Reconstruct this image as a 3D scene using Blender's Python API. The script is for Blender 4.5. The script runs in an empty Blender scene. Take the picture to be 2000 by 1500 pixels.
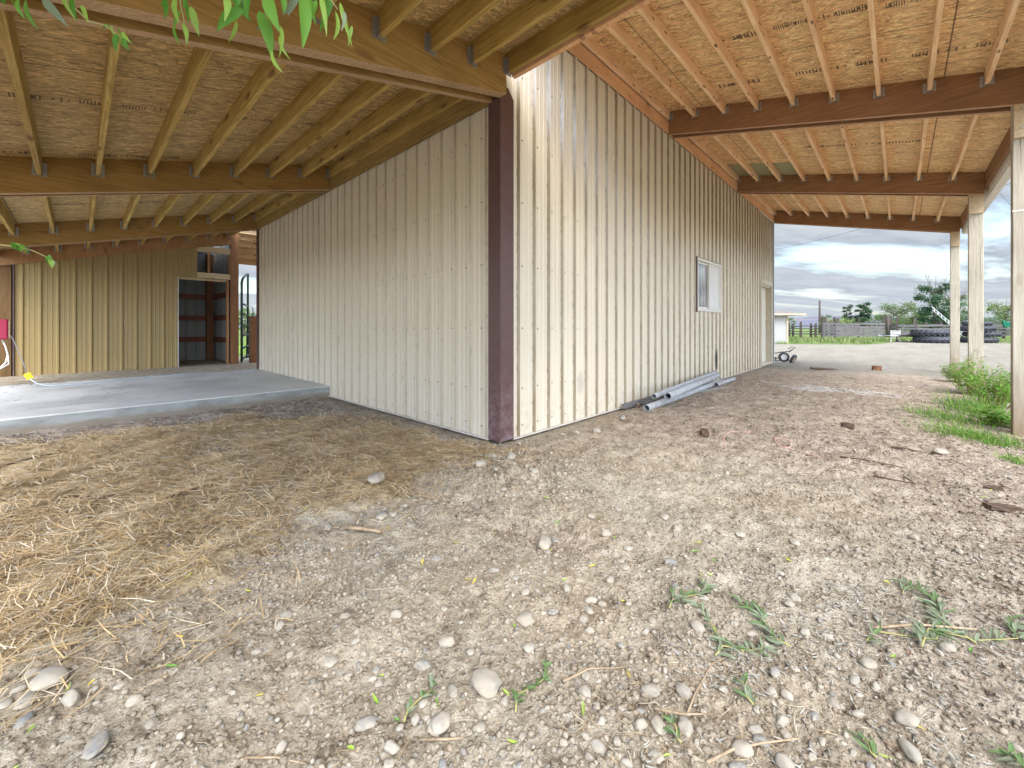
import bpy, bmesh, math, random
import numpy as np
from mathutils import Vector, Matrix, noise as mnoise
R = math.radians
random.seed(7)
S = bpy.context.scene
COL = S.collection

# ------------------------------------------------------------------ camera
cd = bpy.data.cameras.new('camera'); cam = bpy.data.objects.new('camera', cd); COL.objects.link(cam)
cam.location = (-2.6159, -2.6454, 1.0313)
cam.rotation_euler = (R(90), 0, 0.7499 - R(90))
cd.lens = 14.424; cd.sensor_width = 36; cd.shift_x = -0.00526; cd.shift_y = -0.05545
cd.clip_start = 0.02; cd.clip_end = 9000
S.camera = cam

# ------------------------------------------------------------------ look
S.view_settings.view_transform = 'Standard'; S.view_settings.look = 'None'
S.view_settings.gamma = 1; S.view_settings.use_curve_mapping = False
S.view_settings.exposure = 1.9
S.cycles.max_bounces = 10; S.cycles.diffuse_bounces = 7; S.cycles.glossy_bounces = 3
S.cycles.transparent_max_bounces = 8
S.cycles.use_denoising = True

# ------------------------------------------------------------------ node helpers
class NT:
    def __init__(s, tree): s.t = tree; s.n = tree.nodes; s.l = tree.links
    def new(s, kind, **kw):
        nd = s.n.new(kind)
        for k, v in kw.items(): setattr(nd, k, v)
        return nd
    def put(s, sock, v):
        if v is None: return
        if isinstance(v, bpy.types.NodeSocket): s.l.new(v, sock)
        elif isinstance(v, (tuple, list)) and len(v) == 3 and sock.type == 'RGBA': sock.default_value = (*v, 1)
        else: sock.default_value = v
    def coords(s, kind='Object'): return s.new('ShaderNodeTexCoord').outputs[kind]
    def mapping(s, v, scale=(1,1,1), rot=(0,0,0), loc=(0,0,0)):
        m = s.new('ShaderNodeMapping'); s.put(m.inputs['Vector'], v)
        m.inputs['Scale'].default_value = scale; m.inputs['Rotation'].default_value = rot; s.put(m.inputs['Location'], loc)
        return m.outputs[0]
    def noise(s, v, scale, detail=4, rough=.55, dist=0, out='Fac'):
        n = s.new('ShaderNodeTexNoise'); s.put(n.inputs['Vector'], v)
        n.inputs['Scale'].default_value = scale; n.inputs['Detail'].default_value = detail
        n.inputs['Roughness'].default_value = rough; n.inputs['Distortion'].default_value = dist
        return n.outputs[out]
    def voro(s, v, scale, feature='F1', rnd=1.0, out='Distance'):
        n = s.new('ShaderNodeTexVoronoi', feature=feature); s.put(n.inputs['Vector'], v)
        n.inputs['Scale'].default_value = scale; n.inputs['Randomness'].default_value = rnd
        return n.outputs[out]
    def ramp(s, f, stops, interp='LINEAR'):
        r = s.new('ShaderNodeValToRGB'); s.put(r.inputs[0], f); e = r.color_ramp.elements; r.color_ramp.interpolation = interp
        while len(e) < len(stops): e.new(.5)
        for i, (p, c) in enumerate(stops):
            e[i].position = p; e[i].color = (c, c, c, 1) if isinstance(c, (int, float)) else (*c, 1)
        return r.outputs[0]
    def mix(s, f, a, b, mode='MIX'):
        m = s.new('ShaderNodeMix', data_type='RGBA', blend_type=mode, clamp_factor=True)
        s.put(m.inputs[0], f); s.put(m.inputs[6], a); s.put(m.inputs[7], b); return m.outputs[2]
    def math(s, op, a, b=None, c=None, clamp=False):
        m = s.new('ShaderNodeMath', operation=op, use_clamp=clamp)
        s.put(m.inputs[0], a); s.put(m.inputs[1], b); s.put(m.inputs[2], c); return m.outputs[0]
    def sep(s, v):
        m = s.new('ShaderNodeSeparateXYZ'); s.put(m.inputs[0], v); return m.outputs
    def comb(s, x, y, z):
        m = s.new('ShaderNodeCombineXYZ'); s.put(m.inputs[0], x); s.put(m.inputs[1], y); s.put(m.inputs[2], z); return m.outputs[0]
    def addv(s, a, b, op='ADD'):
        m = s.new('ShaderNodeVectorMath', operation=op); s.put(m.inputs[0], a); s.put(m.inputs[1], b); return m.outputs[0]
    def attr(s, name, out='Color'): return s.new('ShaderNodeAttribute', attribute_name=name).outputs[out]
    def rand(s): return s.new('ShaderNodeObjectInfo').outputs['Random']
    def bump(s, h, strength=.5, dist=.01):
        b = s.new('ShaderNodeBump'); s.put(b.inputs['Height'], h)
        b.inputs['Strength'].default_value = strength; b.inputs['Distance'].default_value = dist; return b.outputs[0]

def material(name, fn=None, col=(.5,.5,.5), rough=.8, metal=0, spec=.3, leaf=0):
    m = bpy.data.materials.new(name); m.use_nodes = True; t = NT(m.node_tree)
    b = m.node_tree.nodes['Principled BSDF']
    d = dict(col=col, rough=rough)
    if fn: d.update(fn(t))
    t.put(b.inputs['Base Color'], d['col']); t.put(b.inputs['Roughness'], d['rough'])
    b.inputs['Metallic'].default_value = metal; b.inputs['Specular IOR Level'].default_value = spec
    if 'bump' in d: t.put(b.inputs['Normal'], d['bump'])
    if leaf:
        tr = t.new('ShaderNodeBsdfTranslucent'); t.put(tr.inputs[0], d['col'])
        mx = t.new('ShaderNodeMixShader'); mx.inputs[0].default_value = leaf
        t.l.new(b.outputs[0], mx.inputs[1]); t.l.new(tr.outputs[0], mx.inputs[2])
        t.l.new(mx.outputs[0], m.node_tree.nodes['Material Output'].inputs[0])
    return m

# ------------------------------------------------------------------ sky and sun
SUN_EL, SUN_AZ = R(52), R(236)           # azimuth measured from +X, anticlockwise
w = bpy.data.worlds.new('World'); S.world = w; w.use_nodes = True
t = NT(w.node_tree); bg = w.node_tree.nodes['Background']
sky = t.new('ShaderNodeTexSky', sky_type='NISHITA', sun_disc=False)
sky.sun_elevation = SUN_EL; sky.sun_rotation = R(90) - SUN_AZ; sky.air_density = 1.2; sky.dust_density = 1.5
d = t.coords('Generated'); xyz = t.sep(d)
zc = t.math('MAXIMUM', xyz[2], 0.0); zz = t.math('ADD', zc, .10)
p = t.comb(t.math('DIVIDE', xyz[0], zz), t.math('DIVIDE', xyz[1], zz), 0)
pm = t.mapping(p, scale=(1,1,1), rot=(0,0,R(35)))
pm = t.mapping(pm, scale=(.75,1.5,1))
n1 = t.noise(pm, .9, 7, .56, .35); n2 = t.noise(pm, 2.6, 6, .6, .2)
cover = t.ramp(n1, [(.34,0),(.50,1)])
body = t.math('ADD', t.math('MULTIPLY', n1, .75), t.math('MULTIPLY', n2, .4))
cloud = t.ramp(body, [(.42,(.60,.67,.77)),(.54,(.50,.57,.67)),(.64,(.68,.74,.81)),(.76,(.82,.86,.90))])
blue = t.mix(1.0, sky.outputs[0], (.11,.11,.11), 'MULTIPLY')
skyc = t.mix(cover, blue, t.mix(1.0, cloud, (0.24,0.24,0.24), 'MULTIPLY'))
horizon = t.ramp(xyz[2], [(0.0,1),(.10,.25),(.25,0)])
skyc = t.mix(t.math('MULTIPLY', horizon, .75), skyc, (.72*0.24,.79*0.24,.88*0.24))
gain = t.math('ADD', t.math('MULTIPLY', t.ramp(xyz[2], [(.28,0),(.85,1)]), 2.5), 1.0)
# added fill: sky brightened out of view, behind the camera on the sun's side
side = t.math('ADD', t.math('MULTIPLY', xyz[0], math.cos(SUN_AZ)), t.math('MULTIPLY', xyz[1], math.sin(SUN_AZ)))
gain = t.math('ADD', gain, t.math('MULTIPLY', t.math('POWER', t.math('MAXIMUM', side, 0.0), 1.3), 4.4))
skyc = t.mix(1.0, skyc, t.comb(gain, gain, gain), 'MULTIPLY')
t.l.new(skyc, bg.inputs[0]); bg.inputs[1].default_value = 1.0
sl = bpy.data.lights.new('sun', 'SUN'); sun = bpy.data.objects.new('sun', sl); COL.objects.link(sun)
sl.energy = 1.0; sl.angle = R(28); sl.color = (1.0,.95,.87)
sun.rotation_euler = Vector((math.cos(SUN_AZ)*math.cos(SUN_EL), math.sin(SUN_AZ)*math.cos(SUN_EL), math.sin(SUN_EL))).to_track_quat('Z','Y').to_euler()
sun.location = (0,0,30)

# ------------------------------------------------------------------ mesh helpers
class MB:
    """collects geometry for ONE mesh object"""
    def __init__(s): s.v = []; s.f = []; s.m = []; s.smooth = []
    def add(s, vs, fs, mi=0, sm=False):
        o = len(s.v); s.v += [tuple(v) for v in vs]
        for f in fs: s.f.append(tuple(i+o for i in f)); s.m.append(mi); s.smooth.append(sm)
        return s
    def box(s, a, b, mi=0, M=None):
        x0,y0,z0 = a; x1,y1,z1 = b
        vs = [(x0,y0,z0),(x1,y0,z0),(x1,y1,z0),(x0,y1,z0),(x0,y0,z1),(x1,y0,z1),(x1,y1,z1),(x0,y1,z1)]
        if M is not None: vs = [M @ Vector(v) for v in vs]
        return s.add(vs, [(0,3,2,1),(4,5,6,7),(0,1,5,4),(1,2,6,5),(2,3,7,6),(3,0,4,7)], mi)
    def hexa(s, vs, mi=0):   # 8 corners, bottom ring then top ring
        return s.add(vs, [(0,3,2,1),(4,5,6,7),(0,1,5,4),(1,2,6,5),(2,3,7,6),(3,0,4,7)], mi)
    def tube(s, pts, r, seg=8, mi=0, cap=True, sm=True):
        pts = [Vector(p) for p in pts]; n = len(pts)
        rr = [r]*n if isinstance(r, (int, float)) else r
        vs = []; up = None
        for i, p in enumerate(pts):
            d = (pts[min(i+1,n-1)] - pts[max(i-1,0)]).normalized()
            if up is None: up = Vector((0,0,1)) if abs(d.z) < .9 else Vector((1,0,0))
            a = d.cross(up).normalized(); b = a.cross(d).normalized(); up = b
            for k in range(seg):
                th = 2*math.pi*k/seg; vs.append(p + a*math.cos(th)*rr[i] + b*math.sin(th)*rr[i])
        fs = [(i*seg+k, i*seg+(k+1)%seg, (i+1)*seg+(k+1)%seg, (i+1)*seg+k) for i in range(n-1) for k in range(seg)]
        s.add(vs, fs, mi, sm)
        if cap:
            o = len(s.v) - len(vs)
            s.f.append(tuple(o+k for k in range(seg))[::-1]); s.m.append(mi); s.smooth.append(False)
            s.f.append(tuple(o+(n-1)*seg+k for k in range(seg))); s.m.append(mi); s.smooth.append(False)
        return s
    def lathe(s, prof, seg=24, mi=0, M=None, sm=True):   # prof: (r, z), around Z
        vs = []
        for r, z in prof:
            for k in range(seg):
                th = 2*math.pi*k/seg; v = Vector((r*math.cos(th), r*math.sin(th), z)); vs.append(M @ v if M is not None else v)
        fs = [(i*seg+k, i*seg+(k+1)%seg, (i+1)*seg+(k+1)%seg, (i+1)*seg+k) for i in range(len(prof)-1) for k in range(seg)]
        return s.add(vs, fs, mi, sm)
    def mesh(s, name, mats):
        me = bpy.data.meshes.new(name); me.from_pydata(s.v, [], s.f); me.update()
        for m in (mats if isinstance(mats, (list, tuple)) else [mats]): me.materials.append(m)
        me.polygons.foreach_set('material_index', s.m); me.polygons.foreach_set('use_smooth', s.smooth)
        return me
    def build(s, name, mats, parent=None):
        o = bpy.data.objects.new(name, s.mesh(name, mats)); COL.objects.link(o)
        if parent: o.parent = parent
        return o

def tag(o, label=None, cat=None, group=None, kind=None):
    if label: o['label'] = label
    if cat: o['category'] = cat
    if group: o['group'] = group
    if kind: o['kind'] = kind
    return o
def empty(name, loc=(0,0,0), rz=0):
    o = bpy.data.objects.new(name, None); COL.objects.link(o); o.location = loc; o.rotation_euler = (0,0,rz); o.empty_display_size = .1
    return o
def copy_tree(o, parent=None):
    c = o.copy(); COL.objects.link(c); c.parent = parent
    for ch in [x for x in o.children]: copy_tree(ch, c)
    return c
def bulk(name, V, F, mats, attr=None, smooth=False, parent=None):
    """V (n,3) array, F (m,k) array of equal-size faces"""
    me = bpy.data.meshes.new(name); V = np.asarray(V, np.float32); F = np.asarray(F, np.int32)
    me.vertices.add(len(V)); me.vertices.foreach_set('co', V.ravel())
    k = F.shape[1]; me.loops.add(F.size); me.loops.foreach_set('vertex_index', F.ravel())
    me.polygons.add(len(F)); me.polygons.foreach_set('loop_start', np.arange(0, F.size, k, dtype=np.int32))
    me.update(calc_edges=True); me.validate()
    me.polygons.foreach_set('use_smooth', np.full(len(F), smooth))
    for m in (mats if isinstance(mats, (list, tuple)) else [mats]): me.materials.append(m)
    for an, arr in (attr or {}).items():
        a = me.color_attributes.new(an, 'FLOAT_COLOR', 'POINT'); c = np.ones((len(V), 4), np.float32); c[:, :3] = arr
        a.data.foreach_set('color', c.ravel())
    o = bpy.data.objects.new(name, me); COL.objects.link(o)
    if parent: o.parent = parent
    return o

# ------------------------------------------------------------------ materials
def f_siding(dirt=1.0, base=(.60,.535,.40), stain=False, rib_shade_grime=None):
    def fn(t):
        v = t.coords(); n = t.noise(t.mapping(v, scale=(1,1,.25)), 1.3, 5)
        c = t.mix(n, tuple(x*.93 for x in base), tuple(min(1,x*1.07) for x in base))
        st = t.ramp(t.noise(t.mapping(v, scale=(26,26,.9)), 1.0, 5, .7), [(.52,0),(.74,1)])
        c = t.mix(t.math('MULTIPLY', st, .16*dirt), c, (.33,.27,.17))
        sp = t.ramp(t.noise(t.mapping(v, scale=(60,60,34)), 1.0, 3, .6), [(.66,0),(.72,1)])
        c = t.mix(t.math('MULTIPLY', sp, .55*dirt), c, (.16,.11,.06))
        z = t.sep(v)[2]
        low = t.math('MULTIPLY', t.ramp(z, [(0.0,1),(.45,0)]), t.ramp(t.noise(v, 9, 5, .7), [(.42,0),(.68,1)]))
        c = t.mix(t.math('MULTIPLY', low, .5*dirt), c, (.36,.28,.18))
        if rib_shade_grime:
            ax, off, amt = rib_shade_grime      # shade of each rib's near flank painted in, grime specks along its foot
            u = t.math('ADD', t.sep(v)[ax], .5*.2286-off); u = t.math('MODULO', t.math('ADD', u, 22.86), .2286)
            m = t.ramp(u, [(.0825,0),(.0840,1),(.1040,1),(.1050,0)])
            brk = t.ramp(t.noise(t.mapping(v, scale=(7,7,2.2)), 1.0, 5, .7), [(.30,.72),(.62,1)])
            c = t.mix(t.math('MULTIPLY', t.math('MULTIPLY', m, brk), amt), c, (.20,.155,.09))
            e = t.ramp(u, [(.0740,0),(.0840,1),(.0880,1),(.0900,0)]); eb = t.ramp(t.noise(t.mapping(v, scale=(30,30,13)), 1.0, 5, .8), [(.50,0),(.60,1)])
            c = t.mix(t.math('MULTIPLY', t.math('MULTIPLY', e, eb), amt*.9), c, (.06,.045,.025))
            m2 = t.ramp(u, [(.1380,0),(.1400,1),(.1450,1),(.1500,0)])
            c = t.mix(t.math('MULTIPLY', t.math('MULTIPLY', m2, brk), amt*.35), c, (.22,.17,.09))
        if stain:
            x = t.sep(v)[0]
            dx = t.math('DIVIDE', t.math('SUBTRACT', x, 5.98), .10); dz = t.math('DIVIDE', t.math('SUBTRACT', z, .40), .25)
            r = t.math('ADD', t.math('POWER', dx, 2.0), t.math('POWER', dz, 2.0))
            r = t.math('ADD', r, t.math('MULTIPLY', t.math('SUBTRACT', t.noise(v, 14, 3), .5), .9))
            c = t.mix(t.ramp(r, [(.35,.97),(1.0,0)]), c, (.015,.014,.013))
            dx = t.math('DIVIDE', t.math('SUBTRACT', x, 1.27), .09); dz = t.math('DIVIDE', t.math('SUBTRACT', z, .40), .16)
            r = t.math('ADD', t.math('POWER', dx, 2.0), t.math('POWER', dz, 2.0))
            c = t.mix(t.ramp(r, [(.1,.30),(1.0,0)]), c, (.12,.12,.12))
        b = t.bump(t.noise(t.mapping(v, scale=(3,3,1)), 2.2, 3), .25, .006)
        return dict(col=c, bump=b, rough=t.ramp(n, [(.3,.24),(.8,.40)]))
    return fn
M = {}
M['siding'] = material('painted_siding', f_siding(.22, base=(.63,.57,.465), rib_shade_grime=(1,.4391,.62)), spec=.5)
M['siding_b'] = material('painted_siding_dirty', f_siding(1.0, base=(.66,.59,.475), stain=True, rib_shade_grime=(0,.2453,.95)), spec=.55)
M['siding_tan'] = material('tan_siding', f_siding(.7, base=(.32,.235,.105)), spec=.3)
M['siding_back'] = material('siding_inside', f_siding(.6, base=(.30,.31,.32)), spec=.3)
M['screw'] = material('screw', col=(.12,.10,.08), rough=.5, metal=.5)
M['trim'] = material('brown_trim', lambda t: dict(col=t.mix(t.math('MULTIPLY', t.ramp(t.noise(t.coords(), 14, 6, .7), [(.40,0),(.70,.9)]), t.ramp(t.sep(t.coords())[2], [(0,.9),(.7,.12)])), (.10,.052,.050), (.26,.20,.22)), rough=.36), spec=.55)

def f_wood(c0, c1, c2, knots=.8, axis='X', grain=1.0, dark=(.12,.05,.02), kn=1.0, low=None):
    def fn(t):
        v = t.coords(); ob = t.new('ShaderNodeObjectInfo')
        rnd = ob.outputs['Random']; loc = t.comb(t.math('MULTIPLY', rnd, 37.0), t.math('MULTIPLY', rnd, 11.0), t.math('MULTIPLY', rnd, 5.0))
        v = t.addv(v, loc)
        sc = {'X': (1.0,9,9), 'Y': (9,1.0,9), 'Z': (9,9,1.0)}[axis]
        g = t.mapping(v, scale=sc); dn = t.noise(g, 1.2, 2, .5, 0, 'Color')
        gw = t.addv(g, t.addv(dn, (.8,.8,.8), 'MULTIPLY'))
        wv = t.noise(t.mapping(gw, scale=tuple(x for x in ((.8,3.2,3.2) if axis == 'X' else (3.2,.8,3.2) if axis == 'Y' else (3.2,3.2,.8)))), 2.2*grain, 5, .65)
        c = t.ramp(wv, [(.30,c0),(.5,c1),(.70,c2)])
        c = t.mix(t.math('MULTIPLY', t.math('SUBTRACT', rnd, .5), .5), c, c0)
        ks = {'X': (2.2,7,7), 'Y': (7,2.2,7), 'Z': (7,7,2.2)}[axis]
        k = t.voro(t.mapping(v, scale=tuple(q*kn for q in ks)), 1.0)
        c = t.mix(t.math('MULTIPLY', t.ramp(k, [(.11,1),(.21,0)]), knots), c, dark)
        big = t.noise(v, 1.7, 3)
        c = t.mix(t.ramp(big, [(.45,0),(.8,.45)]), c, tuple(x*.6 for x in c0))
        if low:      # soil stain drawn up from the ground
            zf_ = t.math('ADD', t.sep(t.coords())[2], t.math('MULTIPLY', t.noise(t.mapping(t.coords(), scale=(14,14,.8)), 1.0, 4), .7))
            c = t.mix(t.ramp(zf_, [(.25,.85),(1.25,0)]), c, low)
            ck = t.ramp(t.noise(t.mapping(v, scale=(40,40,.9)), 1.0, 3, .5), [(.30,.8),(.345,0)]); c = t.mix(ck, c, tuple(x*.3 for x in c0))
        return dict(col=c, bump=t.bump(wv, .35, .004), rough=.72)
    return fn
M['joist_l'] = material('joist_olive_light', f_wood((.27,.17,.04),(.44,.30,.09),(.60,.44,.17)))  # olive cast of the light under the left roof put into the timber colour
M['joist_r'] = material('fir_joist_salmon', f_wood((.66,.40,.20),(.82,.56,.33),(.93,.70,.47), 1.0, kn=2.0))
M['beam_l'] = material('laminated_beam_olive_light', f_wood((.24,.135,.035),(.34,.20,.06),(.44,.27,.10), .5))  # same olive light tinted into the beam colour
M['beam_r'] = material('laminated_beam_brown', f_wood((.20,.10,.045),(.28,.15,.072),(.37,.21,.11), .3, axis='Y'))
M['beam_edge'] = material('laminated_beam_edge', f_wood((.28,.16,.09),(.46,.31,.18),(.60,.44,.28), .2, grain=3))
M['beam_edge_r'] = material('laminated_beam_edge_side', f_wood((.34,.17,.10),(.52,.31,.20),(.66,.44,.30), .1, axis='Y', grain=3))
M['rim_l'] = material('ledger_board', f_wood((.19,.12,.035),(.29,.19,.06),(.37,.25,.09), .6, axis='Y'))
M['rim_r'] = material('ledger_board_orange', f_wood((.56,.28,.13),(.70,.40,.21),(.80,.52,.31), .6))
M['post'] = material('treated_post', f_wood((.33,.29,.22),(.44,.395,.315),(.55,.50,.42), .35, axis='Z', dark=(.18,.12,.07), low=(.20,.13,.07)))
M['post_red'] = material('red_brown_post', f_wood((.16,.07,.035),(.25,.115,.055),(.33,.17,.08), .5, axis='Z'))
M['stud'] = material('stud_wood', f_wood((.26,.13,.055),(.36,.19,.085),(.44,.25,.12), .6, axis='Z'))
M['girt'] = material('girt_wood', f_wood((.22,.07,.05),(.30,.11,.075),(.36,.15,.10), .3))
M['header'] = material('pale_header', f_wood((.42,.31,.19),(.54,.42,.27),(.64,.52,.37), .3))
M['old_plank'] = material('weathered_plank', f_wood((.06,.052,.055),(.13,.115,.12),(.21,.19,.195), .5))
M['old_post'] = material('weathered_post', f_wood((.045,.035,.03),(.085,.065,.055),(.13,.10,.085), .3, axis='Z'))
M['stick'] = material('dry_stick', f_wood((.20,.13,.08),(.34,.25,.16),(.46,.37,.26), .2))
M['bark'] = material('dark_bark', f_wood((.05,.03,.02),(.10,.06,.04),(.17,.11,.07), .2))
M['galv'] = material('galvanised_steel', lambda t: dict(col=t.mix(t.noise(t.coords(), 60, 4), (.30,.31,.31), (.52,.53,.53)), rough=.42), metal=.7)
M['fascia'] = material('white_gutter', lambda t: dict(col=t.mix(t.ramp(t.noise(t.coords(), 5, 5), [(.45,0),(.8,.6)]), (.62,.58,.52), (.42,.37,.31)), rough=.5))

def f_osb(c, rot, rndzone=None, seam=None):
    def fn(t):
        v = t.coords(); g = t.sep(v); v = t.comb(g[0], g[1], 0)
        warp = t.addv(t.noise(v, 1.1, 2, .5, 0, 'Color'), (.22,.22,0), 'MULTIPLY')
        out = None
        for i, (ang, s, w) in enumerate(((rot-16, 1.0, 0), (rot+14, 1.15, .48), (rot+38, 1.2, .56), (rot-52, 1.1, .60), (rot-3, .9, .56))):
            vv = t.mapping(t.addv(v, warp), scale=(1,1,1), rot=(0,0,R(ang)), loc=(i*3.1, i*7.7, 0))
            vv = t.mapping(vv, scale=(8.0*s, 40*s, 1))
            cell = t.voro(vv, 1.0, out='Color'); cv = t.sep(cell)[0]
            col = t.ramp(cv, [(0.0, tuple(x*.40 for x in c)), (.22, tuple(x*.80 for x in c)), (.6, c), (1.0, tuple(min(1,x*1.55) for x in c))])
            edge = t.voro(vv, 1.0)
            col = t.mix(t.ramp(edge, [(.50,0),(.80,.45)]), col, tuple(x*.45 for x in c))
            if out is None: out = col
            else: out = t.mix(t.ramp(t.noise(vv, .7+.15*i, 1), [(w,0),(w+.03,1)]), out, col)
        big = t.noise(v, .8, 3)
        out = t.mix(t.ramp(big, [(.4,0),(.75,.22)]), out, tuple(x*.7 for x in c))
        ax, off, ax2, off2 = seam
        for a, o, per in ((ax, off, 1.22), (ax2, off2, 2.44)):
            m = t.math('PINGPONG', t.math('ADD', g[a], -o), per/2)
            out = t.mix(t.ramp(m, [(.0,.85),(.0035/per*per,.85),(.006,0)]), out, (.05,.03,.02))
        return dict(col=out, rough=.75, bump=t.bump(t.sep(out)[0], .25, .003))
    return fn
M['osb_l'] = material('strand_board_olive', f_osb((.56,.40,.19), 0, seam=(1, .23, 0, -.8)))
M['osb_r'] = material('strand_board_tan', f_osb((.86,.555,.29), 90, seam=(0, .06, 1, -.55)))
M['osb_green'] = material('green_panel', lambda t: dict(col=t.mix(t.noise(t.coords(), 16, 5), (.30,.30,.17), (.38,.38,.24)), rough=.8))
M['ink'] = material('stamp_ink', col=(.13,.095,.07), rough=.9)
M['roofing'] = material('roof_metal', col=(.10,.06,.05), rough=.5)

def f_conc(t):
    v = t.coords(); a = t.noise(v, 1.6, 6, .62); b = t.noise(v, 34, 6, .7)
    c = t.ramp(a, [(.3,(.37,.38,.385)),(.5,(.50,.51,.515)),(.65,(.58,.585,.58))])
    c = t.mix(t.ramp(b, [(.5,0),(.75,.5)]), c, (.33,.32,.30))
    sp = t.ramp(t.noise(t.mapping(v, scale=(1,3,1)), 11, 5, .7), [(.64,0),(.70,.7)])
    c = t.mix(sp, c, (.30,.25,.19))
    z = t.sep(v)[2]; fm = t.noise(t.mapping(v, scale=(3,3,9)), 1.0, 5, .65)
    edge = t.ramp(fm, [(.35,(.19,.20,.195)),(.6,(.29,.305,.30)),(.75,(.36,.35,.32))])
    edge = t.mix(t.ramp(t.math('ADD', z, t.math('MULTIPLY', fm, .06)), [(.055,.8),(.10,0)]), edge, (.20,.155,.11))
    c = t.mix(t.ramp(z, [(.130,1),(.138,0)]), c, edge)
    return dict(col=c, rough=t.ramp(a, [(.3,.35),(.7,.62)]), bump=t.bump(b, .12, .004))
M['concrete'] = material('concrete', f_conc, spec=.4)
# ------------------------------------------------------------------ ground
def _hash(ix, iy, seed):
    h = (ix.astype(np.int64)*374761393 + iy.astype(np.int64)*668265263 + seed*1442695041) & 0xFFFFFFFF
    h = ((h ^ (h >> 13))*1274126177) & 0xFFFFFFFF
    return ((h ^ (h >> 16)) & 0xFFFF)/65535.0
def vnoise(x, y, seed=0):
    x0 = np.floor(x); y0 = np.floor(y); fx = x-x0; fy = y-y0
    fx = fx*fx*(3-2*fx); fy = fy*fy*(3-2*fy)
    a = _hash(x0,y0,seed); b = _hash(x0+1,y0,seed); c = _hash(x0,y0+1,seed); d = _hash(x0+1,y0+1,seed)
    return (a*(1-fx)+b*fx)*(1-fy) + (c*(1-fx)+d*fx)*fy
def fbm(x, y, s, o=4, seed=0, g=.5):
    x = np.asarray(x, float)/s; y = np.asarray(y, float)/s; r = 0; a = 1; tot = 0
    for i in range(o):
        r = r + a*vnoise(x*2**i+i*17.3, y*2**i-i*9.1, seed+i); tot += a; a *= g
    return r/tot - .5
def sstep(a, b, v): t_ = np.clip((np.asarray(v, float)-a)/(b-a), 0, 1); return t_*t_*(3-2*t_)
def poly_sd(px, py, poly):
    """signed distance, positive inside"""
    P = np.array(poly, float); px = np.asarray(px, float); py = np.asarray(py, float)
    d = np.full(px.shape, 1e9); ins = np.zeros(px.shape, bool); n = len(P)
    for i in range(n):
        ax, ay = P[i]; bx, by = P[(i+1) % n]; ex, ey = bx-ax, by-ay
        tt = np.clip(((px-ax)*ex+(py-ay)*ey)/(ex*ex+ey*ey+1e-12), 0, 1)
        d = np.minimum(d, np.hypot(px-ax-tt*ex, py-ay-tt*ey))
        if ey != 0:
            cr = ((ay > py) != (by > py)) & (px < (bx-ax)*(py-ay)/ey + ax); ins ^= cr
    return np.where(ins, d, -d)
STRAW = [(-3.829,3.305),(-3.077,3.147),(-2.27,2.96),(-1.298,2.833),(-0.419,1.889),(-0.283,0.6),(-0.172,-0.063),(-0.277,-0.324),(-0.577,-0.325),(-0.766,-0.071),(-1.046,-0.163),(-1.356,-0.492),(-1.663,-0.443),(-1.939,-0.524),(-2.144,-0.682),(-2.259,-0.745),(-2.557,-0.674),(-2.661,-0.675),(-2.776,-0.639),(-3.032,-0.605),(-3.401,-0.209),(-4.272,2.492)]
LITTER = [(-4.048,4.382),(-3.147,4.021),(-1.961,4.189),(0.083,3.865),(0.044,2.278),(0.017,-0.032),(-0.353,0.131),(-0.658,2.147),(-2.116,2.568),(-3.045,2.747),(-3.945,2.951)]
BROWN = [(0.972,-0.307),(3.332,-0.108),(8.661,-0.125),(9.34,-0.853),(9.64,-2.163),(9.845,-3.378),(8.431,-4.475),(3.176,-4.217),(0.663,-3.535),(0.333,-3.062),(0.779,-2.512),(1.026,-1.722),(0.732,-0.989)]
BROWN2 = [(0.889,-2.629),(1.436,-3.217),(0.663,-3.535),(-0.861,-3.122),(-1.099,-2.779),(-0.741,-2.674),(-0.023,-2.798)]
YARD = [(9.541,0.072),(9.6,-.2),(9.34,-0.853),(9.779,-2.157),(9.662,-3.441),(7.713,-4.103),(14,-9),(30,-30),(70,-30),(90,-5),(90,25),(60,40),(30,26),(14,3),(11.2,.2)]
WHITE = [(6.469,-0.615),(6.485,-1.281),(6.421,-1.884),(6.164,-2.664),(5.783,-2.607),(5.769,-1.939),(5.671,-1.257)]
HOLE = (-2.131,-0.178)
MOUND = (-0.526,-0.647)
RUT = [(-1.057,0.241),(-1.081,-0.455),(-1.039,-0.979),(-0.936,-1.461)]
def rut(x, y):
    d = np.full(np.shape(x), 9.0)
    for (ax,ay),(bx,by) in zip(RUT, RUT[1:]):
        ex, ey = bx-ax, by-ay; tt = np.clip(((x-ax)*ex+(y-ay)*ey)/(ex*ex+ey*ey),0,1); d = np.minimum(d, np.hypot(x-ax-tt*ex, y-ay-tt*ey))
    return np.exp(-(d/.11)**2)
def warp(x, y): return x + fbm(x,y,.35,4,11,.7)*.55, y + fbm(x,y,.35,4,23,.7)*.55
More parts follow.
